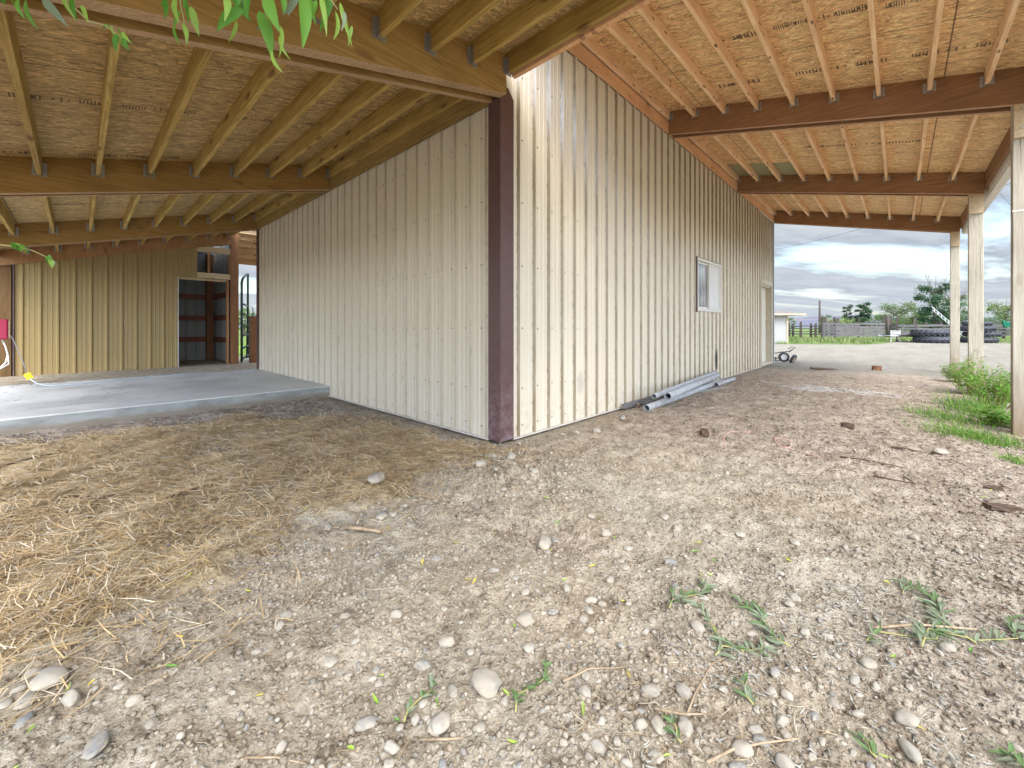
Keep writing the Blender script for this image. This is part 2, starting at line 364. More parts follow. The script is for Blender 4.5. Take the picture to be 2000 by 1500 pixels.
def masks(x, y):
    wx, wy = warp(x, y)
    st = sstep(-.05, .10, poly_sd(wx,wy,STRAW))*(1-.45*sstep(.04,.16, fbm(x,y,.8,3,5)))
    li = sstep(-.06,.14, poly_sd(wx,wy,LITTER))
    br = np.maximum(sstep(-.35,.5, poly_sd(wx,wy,BROWN)), sstep(-.3,.5, poly_sd(wx,wy,BROWN2)))
    br = np.maximum(br, .55*rut(x,y)); ya = sstep(-.5,.35, poly_sd(wx,wy,YARD))
    wh = sstep(-.06,.04, poly_sd(x+fbm(x,y,.3,3,77)*.25,y+fbm(x,y,.3,3,78)*.25,WHITE))*sstep(-.1,.1,fbm(x,y,.16,3,79)+.06)
    far = 1-ya
    # grass: a belt before the corral and everything behind it, and the pasture beyond the breezeway
    g0_ = 28.5 + 9.5*sstep(-.8,-3.0,y)
    g = sstep(-1.5,2.0, x - g0_ + fbm(x,y,2.5,3,31)*5)*sstep(-60,-40,y)
    g = np.maximum(g, sstep(13.5,16,y+fbm(x,y,2,3,36)*3)*sstep(-40,-30,-x))
    g = np.maximum(g, sstep(-11,-14,y)*.6)
    return st, li, br, ya, wh, g
def gz(x, y):
    x = np.asarray(x, float); y = np.asarray(y, float)
    r = np.hypot(x+2.6, y+2.6)
    z = fbm(x,y,1.6,3,1)*.05*np.minimum(1, 8/np.maximum(r,.1)) - .012
    near = sstep(14, 5, r)
    z = z + near*(fbm(x,y,.30,3,2)*.07 + fbm(x,y,.07,3,3)*.030 + (fbm(x,y,.022,2,4)*.016))
    wx, wy = warp(x, y); s = sstep(-.04,.16, poly_sd(wx,wy,STRAW))
    z = z + s*(.028 + np.maximum(0, fbm(x,y,.22,3,6))*.06)*near
    z = z - .07*np.exp(-((x-HOLE[0])**2 + (y-HOLE[1])**2)/.008)
    m = np.exp(-(((x-MOUND[0])/.32)**2 + ((y-MOUND[1])/.26)**2)); z = z + m*(.045 + np.abs(fbm(x,y,.09,3,8))*.15) - rut(x,y)*(.05+.05*fbm(x,y,.08,2,9))
    # the ground meets the siding and the slab quietly
    db = np.maximum(np.maximum(-x, -y), 0); k = sstep(.0,.35, np.where((x > -.35) & (y > -.35), db, 1))
    z = z*k - .034*(1-k)
    fl = sstep(7.32,7.42,y)*sstep(12.6,12.2,y)*sstep(.7,.3,x)*sstep(-4.4,-3.9,x); z = z*(1-fl) + .105*fl
    return z + sstep(28,60,r)*0.0
def ring():
    r1 = [.45]
    while r1[-1] < 13: r1.append(r1[-1]*1.0075)
    while r1[-1] < 60: r1.append(r1[-1]*1.03)
    while r1[-1] < 5500: r1.append(r1[-1]*1.25)
    c = .7499
    th = list(c + np.linspace(-1.15, 1.15, 820)) + list(c + np.linspace(1.15, 2*math.pi-1.15, 90)[1:-1])
    r = np.array(r1); th = np.array(th); X = -2.6159 + r[:,None]*np.cos(th)[None]; Y = -2.6454 + r[:,None]*np.sin(th)[None]
    n, m = X.shape; X = X.ravel(); Y = Y.ravel()
    Z = gz(X, Y)
    i = np.arange(n-1)[:,None]*m; j = np.arange(m)[None]; j2 = (j+1) % m
    F = np.stack([i+j, i+m+j, i+m+j2, i+j2], -1).reshape(-1,4)
    V = np.stack([X,Y,Z],1)
    # the middle disc under the camera
    V = np.vstack([V, [[-2.6159,-2.6454,float(gz(-2.6159,-2.6454))]]]); 
    st, li, br, ya, wh, g = masks(V[:,0], V[:,1])
    return V, F, np.stack([st,br,ya],1), np.stack([g,li,wh],1), m
V, F, A1, A2, mm = ring()
def f_ground(t):
    v = t.coords(); a = t.attr('soil'); b = t.attr('cover'); A = t.sep(a); B = t.sep(b)
    n0 = t.noise(v, .9, 5, .6); n1 = t.noise(v, 7, 6, .68); n2 = t.noise(v, 42, 6, .72); n3 = t.noise(v, 190, 3, .7)
    f = t.math('ADD', t.math('MULTIPLY', n1, .45), t.math('MULTIPLY', n2, .55))
    grey = t.ramp(f, [(.36,(.13,.105,.075)),(.45,(.345,.295,.22)),(.56,(.505,.445,.35)),(.72,(.61,.555,.455))])
    warm = t.ramp(f, [(.36,(.12,.085,.055)),(.45,(.335,.26,.18)),(.56,(.50,.41,.30)),(.72,(.62,.535,.41))])
    dirt = t.mix(t.ramp(n0, [(.38,0),(.62,1)]), grey, warm)
    brown = t.ramp(f, [(.35,(.12,.08,.055)),(.46,(.34,.265,.20)),(.57,(.53,.44,.345)),(.74,(.68,.60,.50))])
    yard = t.ramp(f, [(.34,(.17,.145,.11)),(.5,(.31,.275,.22)),(.70,(.42,.385,.32))])
    straw = t.ramp(f, [(.35,(.15,.10,.05)),(.47,(.42,.31,.17)),(.66,(.66,.53,.34))])
    lit = t.ramp(f, [(.34,(.12,.09,.07)),(.48,(.36,.30,.245)),(.66,(.58,.51,.44))])
    grass = t.ramp(t.noise(v, 3.0, 6, .7), [(.35,(.06,.10,.02)),(.5,(.12,.18,.04)),(.7,(.24,.25,.10))])
    c = t.mix(A[1], dirt, brown); c = t.mix(B[1], c, lit); c = t.mix(t.math('MULTIPLY', A[0], .9), c, straw)
    yt = t.ramp(t.noise(t.mapping(v, rot=(0,0,R(50)), scale=(.25,1.6,1)), 1.0, 5, .6), [(.42,0),(.62,.6)]); yard = t.mix(yt, yard, (.24,.205,.16)); c = t.mix(A[2], c, yard); c = t.mix(B[0], c, grass); c = t.mix(t.math('MULTIPLY', B[2], .6), c, (.62,.61,.59))
    peb = t.voro(v, 55); c = t.mix(t.math('MULTIPLY', t.ramp(peb, [(.18,.6),(.34,0)]), t.ramp(t.voro(v, 55, out='Color'), [(.55,0),(.6,1)])), c, (.50,.47,.42))
    peb2 = t.voro(v, 22); c = t.mix(t.math('MULTIPLY', t.ramp(peb2, [(.16,.5),(.26,0)]), t.ramp(t.noise(v, 3.3, 3), [(.5,0),(.62,1)])), c, (.46,.44,.41))
    h = t.math('ADD', t.math('MULTIPLY', n2, .6), t.math('MULTIPLY', n3, .35)); h = t.math('ADD', h, t.math('MULTIPLY', n1, .7))
    h = t.math('ADD', h, t.math('MULTIPLY', t.ramp(peb, [(.15,1),(.4,0)]), .25))
    return dict(col=c, rough=.95, bump=t.bump(h, 1.0, .032))
M['ground'] = material('bare_earth', f_ground, spec=.15)
ground = bulk('ground', V[:-1], F, M['ground'], dict(soil=A1[:-1], cover=A2[:-1]), smooth=True)
tag(ground, kind='structure')
# the small disc under the camera, same sheet of soil
bm = bmesh.new(); bm.from_mesh(ground.data); bm.verts.ensure_lookup_table()
cl = [bm.verts[i] for i in range(mm)]
try: bm.faces.new(cl[::-1])
except Exception: pass
bm.to_mesh(ground.data); bm.free()
def G(x, y, dz=0): return Vector((x, y, float(gz(x, y))+dz))

# hills on the horizon
def hills():
    vs = []; fs = []; n = 160
    for i in range(n):
        a = R(-75) + R(230)*i/(n-1)
        prof = 13 + 8*mnoise.fractal(Vector((a*2.1, 3.3, 0)), .6, 2, 5) + 17*math.exp(-((a-R(4.8))/.13)**2) + 6*math.exp(-((a-R(-5))/.10)**2)
        prof = max(prof, 7)
        for j, (rr, k) in enumerate(((900,0),(960,.35),(1040,.72),(1130,1.0),(1250,.8),(1500,0))):
            rad = rr + 60*mnoise.noise(Vector((a*9, j*1.7, 5)))
            h = prof*k*(1 + .12*mnoise.noise(Vector((a*40, j, 1))))
            vs.append((rad*math.cos(a), rad*math.sin(a), h-1))
    for i in range(n-1):
        for j in range(5): fs.append((i*6+j, i*6+j+1, (i+1)*6+j+1, (i+1)*6+j))
    mb = MB().add(vs, fs, 0, True)
    m = material('dry_hill', lambda t: dict(col=t.mix(t.ramp(t.noise(t.mapping(t.coords(), scale=(1,1,4)), .012, 6, .65), [(.4,0),(.62,1)]), (.17,.145,.15), (.10,.11,.15)), rough=1))
    return tag(mb.build('hills', m), kind='structure')
hills()

# concrete slab
mb = MB(); nx = 40
x0, x1, y0, y1, zt = -4.6, -.003, 3.662, 7.30, .1456
mb.box((x0, y0, -.10), (x1, y1, zt))
sl_ = mb.build('slab', M['concrete']); bv = sl_.modifiers.new('edge', 'BEVEL'); bv.width = .012; bv.segments = 2
tag(sl_, kind='structure')

# ------------------------------------------------------------------ metal sided barn
PITCH = .2286
RIB = [.026]
def profile(u0, u1, off, flat=False):
    """ribbed sheet outline between u0 and u1: list of (u, depth)"""
    pts = []; k0 = math.floor((u0-off)/PITCH)-1; k1 = math.ceil((u1-off)/PITCH)+1
    for k in range(k0, k1+1):
        c = off + k*PITCH
        for du, h in ((-.030,0),(-.010,RIB[0]),(.010,RIB[0]),(.030,0),(.068,0),(.074,.0035),(.086,.0035),(.092,0),(.136,0),(.142,.0035),(.154,.0035),(.160,0)):
            pts.append((c+du, h))
    def at(u):
        for a, b in zip(pts, pts[1:]):
            if a[0] <= u <= b[0]: f = (u-a[0])/(b[0]-a[0]+1e-9); return a[1]+(b[1]-a[1])*f
        return 0
    out = [(u0, at(u0))] + [q for q in pts if u0+1e-4 < q[0] < u1-1e-4] + [(u1, at(u1))]
    return out
def sheet(mb, u0, u1, z0, z1, off, place, mi=0):
    """z0, z1 may be functions of u; place(u, depth, z) -> world"""
    f0 = z0 if callable(z0) else (lambda u: z0); f1 = z1 if callable(z1) else (lambda u: z1)
    pr = profile(u0, u1, off); vs = []; fs = []
    for u, h in pr:
        vs += [place(u, h, f0(u)), place(u, h, f1(u)), place(u, -.012, f1(u)), place(u, -.012, f0(u))]
    for i in range(len(pr)-1):
        a = i*4; b = a+4
        fs += [(a,b,b+1,a+1), (a+1,b+1,b+2,a+2), (a+2,b+2,b+3,a+3), (a+3,b+3,b,a)]
    mb.add(vs, fs, mi)
def screws(mb, u0, u1, zs, off, place, holes=(), top=None, mi=1):
    k0 = math.ceil((u0-off)/PITCH); k1 = math.floor((u1-off)/PITCH)
    for k in range(k0, k1+1):
        for z in zs:
            u = off + k*PITCH + .045; zz = z + random.uniform(-.006,.006)
            if any(a < u < b and c < zz < d for a,b,c,d in holes): continue
            if top and zz > top(u)-.03: continue
            if not (u0+.02 < u < u1-.02): continue
            c = []; r = .0085
            for rr, h in ((r, .0005), (r*.75, .006)):
                c += [place(u+rr*math.cos(q*math.pi/3), h, zz+rr*math.sin(q*math.pi/3)) for q in range(6)]
            mb.add(c, [(6,7,8,9,10,11)] + [(q,(q+1)%6,6+(q+1)%6,6+q) for q in range(6)], mi)
barn = tag(empty('metal_barn'), 'ribbed cream metal barn whose brown-trimmed corner points at the camera', 'barn')
LB, LA, ZA, ZB = 10.97, 7.29, 3.09, 4.03
pB = lambda u, h, z: (u, -h, z)            # wall B is the plane y=0 facing -y
pA = lambda u, h, z: (-h, u, z)            # wall A is the plane x=0 facing -x
# wall B with its window and door openings
WX0, WX1, WZ0, WZ1 = 4.86, 6.13, 1.34, 2.25
DX0, DX1, DZ0, DZ1 = 9.48, 10.62, .08, 2.15
mb = MB(); ob = .2453
sheet(mb, .02, WX0, 0, ZB, ob, pB); sheet(mb, WX0, WX1, 0, WZ0, ob, pB); sheet(mb, WX0, WX1, WZ1, ZB, ob, pB)
sheet(mb, WX1, DX0, 0, ZB, ob, pB); sheet(mb, DX0, DX1, DZ1, ZB, ob, pB); sheet(mb, DX0, DX1, 0, DZ0, ob, pB); sheet(mb, DX1, LB, 0, ZB, ob, pB)
screws(mb, .02, LB, [.10,.45,1.02,1.62,2.22,2.82,3.42,3.95], ob, pB, [(WX0-.03,WX1+.03,WZ0-.03,WZ1+.03),(DX0-.03,DX1+.03,0,DZ1+.03)])
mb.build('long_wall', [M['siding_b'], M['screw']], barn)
RIB[0] = .015; mb = MB(); sheet(mb, .02, LA, 0, ZA, .4391, pA); RIB[0] = .024
screws(mb, .02, LA, [.10,.45,1.02,1.62,2.22,2.82], .4391, pA)
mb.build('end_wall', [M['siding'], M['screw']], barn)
# hidden walls and roof so the barn is a closed volume
mb = MB(); mb.box((.03, LA-.02, 0), (LB-.03, LA, ZB)); mb.box((LB-.02, .03, 0), (LB, LA, ZB)); mb.box((.02, .02, ZA), (.035, LA, 4.2))
mb.box((.04,.03,-.02),(LB-.04,LA-.03,.02))
mb.build('rear_wall', M['siding'], barn)
mb = MB(); mb.hexa([(.02,.012,4.39),(LB,.012,4.39),(LB,LA+.3,4.95),(.02,LA+.3,4.95),(.02,.012,4.43),(LB,.012,4.43),(LB,LA+.3,4.99),(.02,LA+.3,4.99)])
mb.build('roof', M['roofing'], barn)
# brown corner trim, notched at its top on the right
mb = MB(); T = .024
mb.box((-T-.004, -T-.004, 0), (-T, .132, 3.20)); mb.box((-T, -T-.004, 0), (.072, -T, 3.215))
mb.hexa([(.072,-T-.004,0),(.144,-T-.004,0),(.144,-T,0),(.072,-T,0),(.072,-T-.004,3.215),(.144,-T-.004,3.13),(.144,-T,3.13),(.072,-T,3.215)])
mb.box((-T, .129, 0), (-.001, .132, 3.20)); mb.box((.141, -T, 0), (.144, -.001, 3.13))
mb.build('corner_trim', M['trim'], barn)
mb = MB(); mb.box((-T-.004, LA-.09, .15), (-T, LA+.025, 3.13)); mb.box((-T, LA+.021, .15), (.10, LA+.025, 3.13)); mb.build('corner_trim', M['trim'], barn)
mb = MB(); mb.box((LB-.08, -T-.004, 0), (LB+.004, -T, 4.03)); mb.box((LB+.004, -T-.004, 0), (LB+.008, .10, 4.03))
mb.build('corner_trim', material('pale_blue_trim', col=(.42,.46,.50), rough=.4), barn)['label'] = 'pale end trim of the long wall'
# base flashing lip
mb = MB(); mb.box((.145,-.030,-.012), (DX0, -.001, -.002)); mb.box((-.030,.133,-.012),(-.001,3.66,-.002)); mb.build('base_flashing', M['fascia'], barn)
# window
M['vinyl'] = material('white_vinyl', lambda t: dict(col=t.mix(t.ramp(t.noise(t.coords(), 12, 5), [(.5,0),(.8,.5)]), (.70,.69,.66), (.50,.48,.43)), rough=.4))
M['glass_dark'] = material('window_glass', lambda t: dict(col=t.mix(t.ramp(t.noise(t.mapping(t.coords(), scale=(3,1,.6)), 2.0, 3), [(.42,0),(.6,1)]), (.16,.16,.18), (.36,.35,.36)), rough=.06), spec=.7)
M['mesh_pane'] = material('pale_screen_pane', lambda t: dict(col=t.mix(t.noise(t.coords(), 6, 4), (.62,.64,.66), (.76,.77,.78)), rough=.55), spec=.4)
def frame(mb, x0, x1, z0, z1, wd, y0, y1):
    mb.box((x0,y0,z0),(x0+wd,y1,z1)); mb.box((x1-wd,y0,z0),(x1,y1,z1)); mb.box((x0+wd,y0,z0),(x1-wd,y1,z0+wd)); mb.box((x0+wd,y0,z1-wd),(x1-wd,y1,z1))
mb = MB(); frame(mb, WX0-.02, WX1+.02, WZ0-.02, WZ1+.02, .045, -.042, .06)
win = mb.build('window', M['vinyl'], barn)
mb = MB(); xm = (WX0+WX1)/2; frame(mb, WX0+.03, xm+.02, WZ0+.03, WZ1-.03, .035, .002, .03); mb.build('sash', M['vinyl'], win)
mb = MB(); frame(mb, xm-.015, WX1-.03, WZ0+.03, WZ1-.03, .035, -.028, -.003); mb.build('sash', M['vinyl'], win)
mb = MB(); mb.box((WX0+.066,.010,WZ0+.066),(xm-.016,.016,WZ1-.066)); mb.build('pane', M['glass_dark'], win)
mb = MB(); mb.box((xm+.021,-.018,WZ0+.066),(WX1-.066,-.012,WZ1-.066)); mb.build('pane', M['mesh_pane'], win)
mb = MB(); mb.box((WX0+.02,.061,WZ0),(WX1,.069,WZ1)); mb.build('curtain', material('curtain', col=(.35,.33,.33), rough=.9), win)
mb = MB(); mb.box((WX0-.055,-.046,WZ1+.021),(WX1+.03,-.002,WZ1+.03)); mb.box((WX0-.055,-.046,WZ0-.04),(WX0-.026,-.002,WZ1+.02)); mb.build('window_trim', M['trim'], win)
# door, set back in the wall
mb = MB(); mb.box((DX0-.06,-.036,.02),(DX0,-.004,DZ1+.02)); mb.box((DX1,-.036,.02),(DX1+.05,-.004,DZ1+.02)); mb.box((DX0-.06,-.040,DZ1+.021),(DX1+.05,-.004,DZ1+.13))
mb.box((DX0,-.03,DZ0-.05),(DX1,.16,DZ0-.005)); mb.box((DX1-.012,0,DZ0),(DX1,.16,DZ1)); mb.box((DX0,0,DZ0),(DX0+.012,.16,DZ1)); mb.box((DX0+.012,0,DZ1-.03),(DX1-.012,.16,DZ1))
df = mb.build('door_frame', material('tan_door_frame', lambda t: dict(col=t.mix(t.noise(t.coords(), 5, 4), (.42,.37,.28), (.55,.50,.41)), rough=.5)), barn)
mb = MB(); mb.box((DX0+.014,.11,DZ0),(DX1-.014,.15,DZ1-.03)); dr = mb.build('door', material('door_paint', lambda t: dict(col=t.mix(t.noise(t.coords(), 3, 4), (.55,.50,.42), (.66,.62,.54)), rough=.5)), df)
M['brass'] = material('brass_hinge', col=(.62,.45,.16), rough=.4, metal=.5)
for z in (.35,1.1,1.85): mb = MB(); mb.box((DX1-.06,.10,z),(DX1-.016,.109,z+.10)); mb.build('hinge', M['brass'], df)

# ------------------------------------------------------------------ lean-to roofs
SL, SR = .257, .235
dL = lambda x: 3.455 + SL*x      # underside of the left deck, x negative
dR = lambda y: 4.368 + SR*y      # underside of the right deck, y negative
def sloped(mb, axis, a, b, c0, c1, zt, zb, mi=0):
    """box that follows a slope along axis (x or y) from a to b, spanning c0..c1 across; zt, zb functions"""
    if axis == 'x': v = [(a,c0,zb(a)),(b,c0,zb(b)),(b,c1,zb(b)),(a,c1,zb(a)),(a,c0,zt(a)),(b,c0,zt(b)),(b,c1,zt(b)),(a,c1,zt(a))]
    else: v = [(c0,a,zb(a)),(c1,a,zb(a)),(c1,b,zb(b)),(c0,b,zb(b)),(c0,a,zt(a)),(c1,a,zt(a)),(c1,b,zt(b)),(c0,b,zt(b))]
    mb.hexa(v, mi)
def hanger_mesh(w, d):
    mb = MB(); g = .0015
    mb.box((-w/2-.004, 0, -d*.02), (-w/2-g, .042, d*.72)); mb.box((w/2+g, 0, -d*.02), (w/2+.004, .042, d*.72)); mb.box((-w/2-.004, 0, -.0045), (w/2+.004, .042, -.001))
    mb.box((-w/2-.030, 0, -.004), (-w/2-.004, .003, d*.72)); mb.box((w/2+.004, 0, -.004), (w/2+.030, .003, d*.72))
    for s in (-1,1):
        for q in range(4): mb.box((s*(w/2+.012)-.003, .003, d*(.1+.16*q)), (s*(w/2+.012)+.003, .006, d*(.1+.16*q)+.006))
    return mb.mesh('joist_hanger', M['galv'])
HL = hanger_mesh(.040, .184); HR = hanger_mesh(.040, .14)
def joist_mesh(L, d, w=.038, mat='joist_l'):
    mb = MB(); n = 6; cr = random.uniform(-.006,.006)
    vs = []
    for i in range(n+1):
        x = -L/2 + L*i/n; q = cr*math.sin(math.pi*i/n); k = .0035
        vs += [(x,-w/2+q+k,0),(x,w/2+q-k,0),(x,w/2+q,k),(x,w/2+q,d),(x,-w/2+q,d),(x,-w/2+q,k)]
    fs = [tuple(range(5,-1,-1)), tuple(n*6+q for q in range(6))]
    for i in range(n):
        for q in range(6): a = i*6+q; b = i*6+(q+1)%6; fs.append((a, b, b+6, a+6))
    mb.add(vs, fs); return mb.mesh('joist', M[mat])
JC = {}
def joist(parent, p0, p1, d, mat, hm=None, w=.038):
    """joist whose bottom runs from p0 to p1 (horizontal)"""
    p0 = Vector(p0); p1 = Vector(p1); L = (p1-p0).length; key = (round(L,3), d, mat, random.randint(0,2))
    if key not in JC: JC[key] = joist_mesh(L, d, w, mat)
    o = bpy.data.objects.new('joist', JC[key]); COL.objects.link(o); o.parent = parent
    o.location = (p0+p1)/2; dd = p1-p0; o.rotation_euler = (0,0,math.atan2(dd.y, dd.x))
    if hm:
        for sgn in (-1,1):
            h = bpy.data.objects.new('joist_hanger', hm); COL.objects.link(h); h.parent = o
            h.location = (sgn*(L/2-.0015), 0, 0); h.rotation_euler = (0,0, math.pi/2 if sgn > 0 else -math.pi/2)
    return o
def stamps(name, spots, along, zf, mat, parent, seed):
    """rows of printed marks on the boards: tick bars, an equals sign and a figure one"""
    rnd = random.Random(seed); mb = MB()
    for (a, b0, b1, pat) in spots:      # a across, b along from b0 to b1
        u = b0; segs = pat
        def bar(u0, u1, v0, v1):
            if along == 'x': pts = [(u0,a+v0),(u1,a+v0),(u1,a+v1),(u0,a+v1)]
            else: pts = [(a+v0,u0),(a+v1,u0),(a+v1,u1),(a+v0,u1)]
            z = [zf(*q) for q in pts]; vs = [(q[0],q[1],zz-.0016) for q,zz in zip(pts,z)] + [(q[0],q[1],zz-.0002) for q,zz in zip(pts,z)]
            mb.hexa(vs)
        step = (b1-b0)/max(1, len(pat))
        for ch in pat:
            if ch == '|':
                hh = rnd.choice((.075,.085,.060,.080)); bar(u, u+step*.38, -hh/2, hh/2)
                if rnd.random() < .5: bar(u+step*.38, u+step*.9, rnd.choice((-.030,0,.020)), rnd.choice((.026,.030,.006)))
            elif ch == '=': bar(u, u+step*.8, -.016, -.006); bar(u, u+step*.8, .006, .016)
            elif ch == '1': bar(u+step*.2, u+step*.65, -.040, .040)
            elif ch == '-': bar(u, u+step*.5, -.002, .002)
            u += step
    return mb.build(name, M['ink'], parent)
PAT = '|||||||||||||| = 1 = |||||||||||||||||||  '
PAT2 = '||||||||  = 1 =  ||||||||'

left = tag(empty('lean_to_roof', (0,0,0)), 'low lean-to roof of olive-toned joists and strand board over the concrete slab', 'lean-to roof')
XO = -3.62; YF, YB = -2.45, 9.52
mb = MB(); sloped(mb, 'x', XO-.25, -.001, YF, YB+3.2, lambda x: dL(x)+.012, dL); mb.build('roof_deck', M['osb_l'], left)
mb = MB(); sloped(mb, 'x', XO-.28, -.001, YF, YB+3.2, lambda x: dL(x)+.030, lambda x: dL(x)+.0125); mb.build('roofing', M['roofing'], left)
BD = .3556
def lbeam(y0, y1, mat='beam_l'):
    """one ply of a beam, from wall to outer post"""
    mb = MB(); vs = []; X = [XO, -.001 if y0 > .2 or y0 < -.2 else -.03]
    zt = lambda x: dL(x)-.001; zb = lambda x: dL(x)-BD
    sloped(mb, 'x', X[0], X[1], y0, y1, zt, lambda x: zb(x)+.003, 0)
    sloped(mb, 'x', X[0], X[1], y0+.0015, y1-.0015, lambda x: zb(x)+.003, zb, 1)
    return mb.build('beam', [M[mat], M['beam_edge']], left)
beams = [(-.105,-.015,.075,.125), (3.59,3.66,3.73,3.775), (7.24,7.30,7.375,7.42), (9.56,9.62,9.70,9.74)]
for i, (a, b, c, d_) in enumerate(beams): lbeam(a, b, 'beam_l' if i < 3 else 'stud'); lbeam(c, d_, 'beam_l' if i < 3 else 'stud')
bays = [(YF, -.105), (.125, 3.59), (3.775, 7.24), (7.42, 9.56)]
for bi, (a, b) in enumerate(bays):
    for k in range(0, 9):
        x = -.024 - .4064*k
        if k == 0 and bi in (1,2): x = -.045
        zb = dL(x) - .186
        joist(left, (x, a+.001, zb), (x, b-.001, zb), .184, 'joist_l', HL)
    zb = dL(XO+.02)-.186
    joist(left, (XO+.02, a, zb), (XO+.02, b, zb), .184, 'joist_l')
# ledger under the first joist on the end wall, and the doubled rim in front of the corner
mb = MB(); mb.box((-.040,.135,3.085),(-.022,LA,3.262)); mb.build('ledger', M['rim_l'], left)
mb = MB(); mb.box((.030,YF,3.262),(.070,-.115,3.45)); mb.build('rim_joist', M['rim_r'], left)
zf = lambda x, y: dL(x)
stamps('panel_stamp', [(2.02,-2.95,-2.44,PAT2),(2.02,-2.36,-1.88,PAT2),(2.03,-1.60,-1.22,PAT2),(2.0,-3.55,-3.0,PAT2),(2.0,-1.15,-.85,PAT2),(3.45,-3.3,-2.85,PAT2),(3.45,-2.6,-1.75,PAT),(4.7,-2.6,-1.9,PAT2),(5.9,-2.9,-1.6,PAT),(-.75,-1.3,-.6,PAT2),(-1.2,-2.3,-1.5,PAT)], 'x', zf, None, left, 3)
for y in (3.685, 7.34):
    mb = MB(); mb.box((XO-.03, y-.055, -.3), (XO+.13, y+.055, dL(XO)-.02)); mb.build('post', M['post_red'], left)

# right lean-to
right = tag(empty('lean_to_roof', (0,0,0)), 'high lean-to roof of salmon joists and tan strand board sloping to square posts', 'lean-to roof')
YO = -3.64
mb = MB(); sloped(mb, 'y', YO-.02, -.001, .10, LB+.12, lambda y: dR(y)+.012, dR); mb.build('roof_deck', M['osb_r'], right)
mb = MB(); sloped(mb, 'y', YO-.05, -.001, .08, LB+.14, lambda y: dR(y)+.032, lambda y: dR(y)+.0125); mb.build('roofing', M['roofing'], right)
rb = [(3.60,3.645,3.76,3.805), (7.26,7.305,7.42,7.465), (10.90,10.945,11.02,11.06)]
def rbeam(x0, x1, yo=YO+.0):
    mb = MB(); zt = lambda y: dR(y)-.001; zb = lambda y: dR(y)-BD
    sloped(mb, 'y', yo, -.032, x0, x1, zt, lambda y: zb(y)+.003, 0); sloped(mb, 'y', yo, -.032, x0+.0015, x1-.0015, lambda y: zb(y)+.003, zb, 1)
    return mb.build('beam', [M['beam_r'], M['beam_edge_r']], right)
for a, b, c, d_ in rb: rbeam(a, b); rbeam(c, d_)
rbays = [(.12, 3.60), (3.805, 7.26), (7.465, 10.90)]
for a, b in rbays:
    for k in range(9):
        y = -.035 - .4064*k - (.0 if k else .02)
        zb = dR(y) - .142
        joist(right, (a+.001, y, zb), (b-.001, y, zb), .14, 'joist_r', HR)
mb = MB(); mb.box((.10,-.040,4.02),(LB,-.022,4.20)); mb.build('ledger', M['rim_r'], right)
mb = MB(); mb.box((.10,YO-.042,3.27),(LB+.1,YO-.002,3.505)); mb.build('rim_joist', M['beam_r'], right)
# gutter along the eave
mb = MB(); pr = [(-3.686,3.375),(-3.686,3.20),(-3.705,3.155),(-3.79,3.155),(-3.815,3.20),(-3.815,3.36),(-3.835,3.375),(-3.835,3.368),(-3.820,3.352),(-3.820,3.195),(-3.794,3.148),(-3.70,3.148),(-3.680,3.195),(-3.680,3.375)]
n = len(pr); vs = [(x, a, b) for x in (.05, LB+.15) for a, b in pr]
mb.add(vs, [(i, (i+1)%n, n+(i+1)%n, n+i) for i in range(n)]); mb.build('gutter', M['fascia'], right)
mb = MB(); mb.box((6.75,-1.15,dR(-1.15)-.010),(7.40,-.06,dR(-1.15)-.0095)) if 0 else None
mb = MB()
for y0_, y1_ in ((-.42,-.08),(-.82,-.47),(-1.22,-.88)): sloped(mb, 'y', y0_, y1_, 6.42, 7.255, lambda y: dR(y)-.0005, lambda y: dR(y)-.007)
mb.build('patch_panel', M['osb_green'], right)
zf = lambda x, y: dR(y)
stamps('panel_stamp', [(2.05,-1.62,-1.23,PAT2[:12]),(2.03,-2.45,-1.70,PAT),(3.03,-2.55,-1.75,PAT2),(3.03,-3.35,-2.72,PAT2),(3.05,-1.4,-.9,'|||||||||'),(2.08,-2.95,-2.55,PAT2),(4.6,-2.6,-1.6,PAT),(5.6,-2.9,-1.4,PAT),(8.2,-2.9,-1.8,PAT)], 'y', zf, None, right, 5)
posts = [(3.70,-3.458,-3.65),(7.36,-3.47,-3.635),(10.98,-3.49,-3.64)]
for i, (x, ya, yb) in enumerate(posts):
    mb = MB(); hw = .056
    mb.box((x-hw, yb, -.4), (x+hw, ya, dR(ya)-BD-.0 if False else dR(YO)-.02))
    o = mb.build('post', M['post'], right); bv = o.modifiers.new('edge','BEVEL'); bv.width = .006; bv.segments = 2
    # bearing block under the beam, on the faces of the post
    mb = MB(); zb = dR(ya)-BD
    mb.box((x-hw-.040, yb+.004, zb-.33), (x-hw-.001, ya-.004, zb-.004)); mb.build('bearing_block', M['header'], o)
    mb = MB()
    for q in range(3): mb.tube([(x-hw-.047, ya-.05-.04*(q%2), zb-.06-.09*q), (x-hw-.039, ya-.05-.04*(q%2), zb-.06-.09*q)], .010, 6)
    mb.build('bolt', M['galv'], o)
mb = MB(); mb.box((3.70-.059,-3.656,2.16),(3.70-.057,-3.455,2.175)); mb.build('strap', M['fascia'], right)

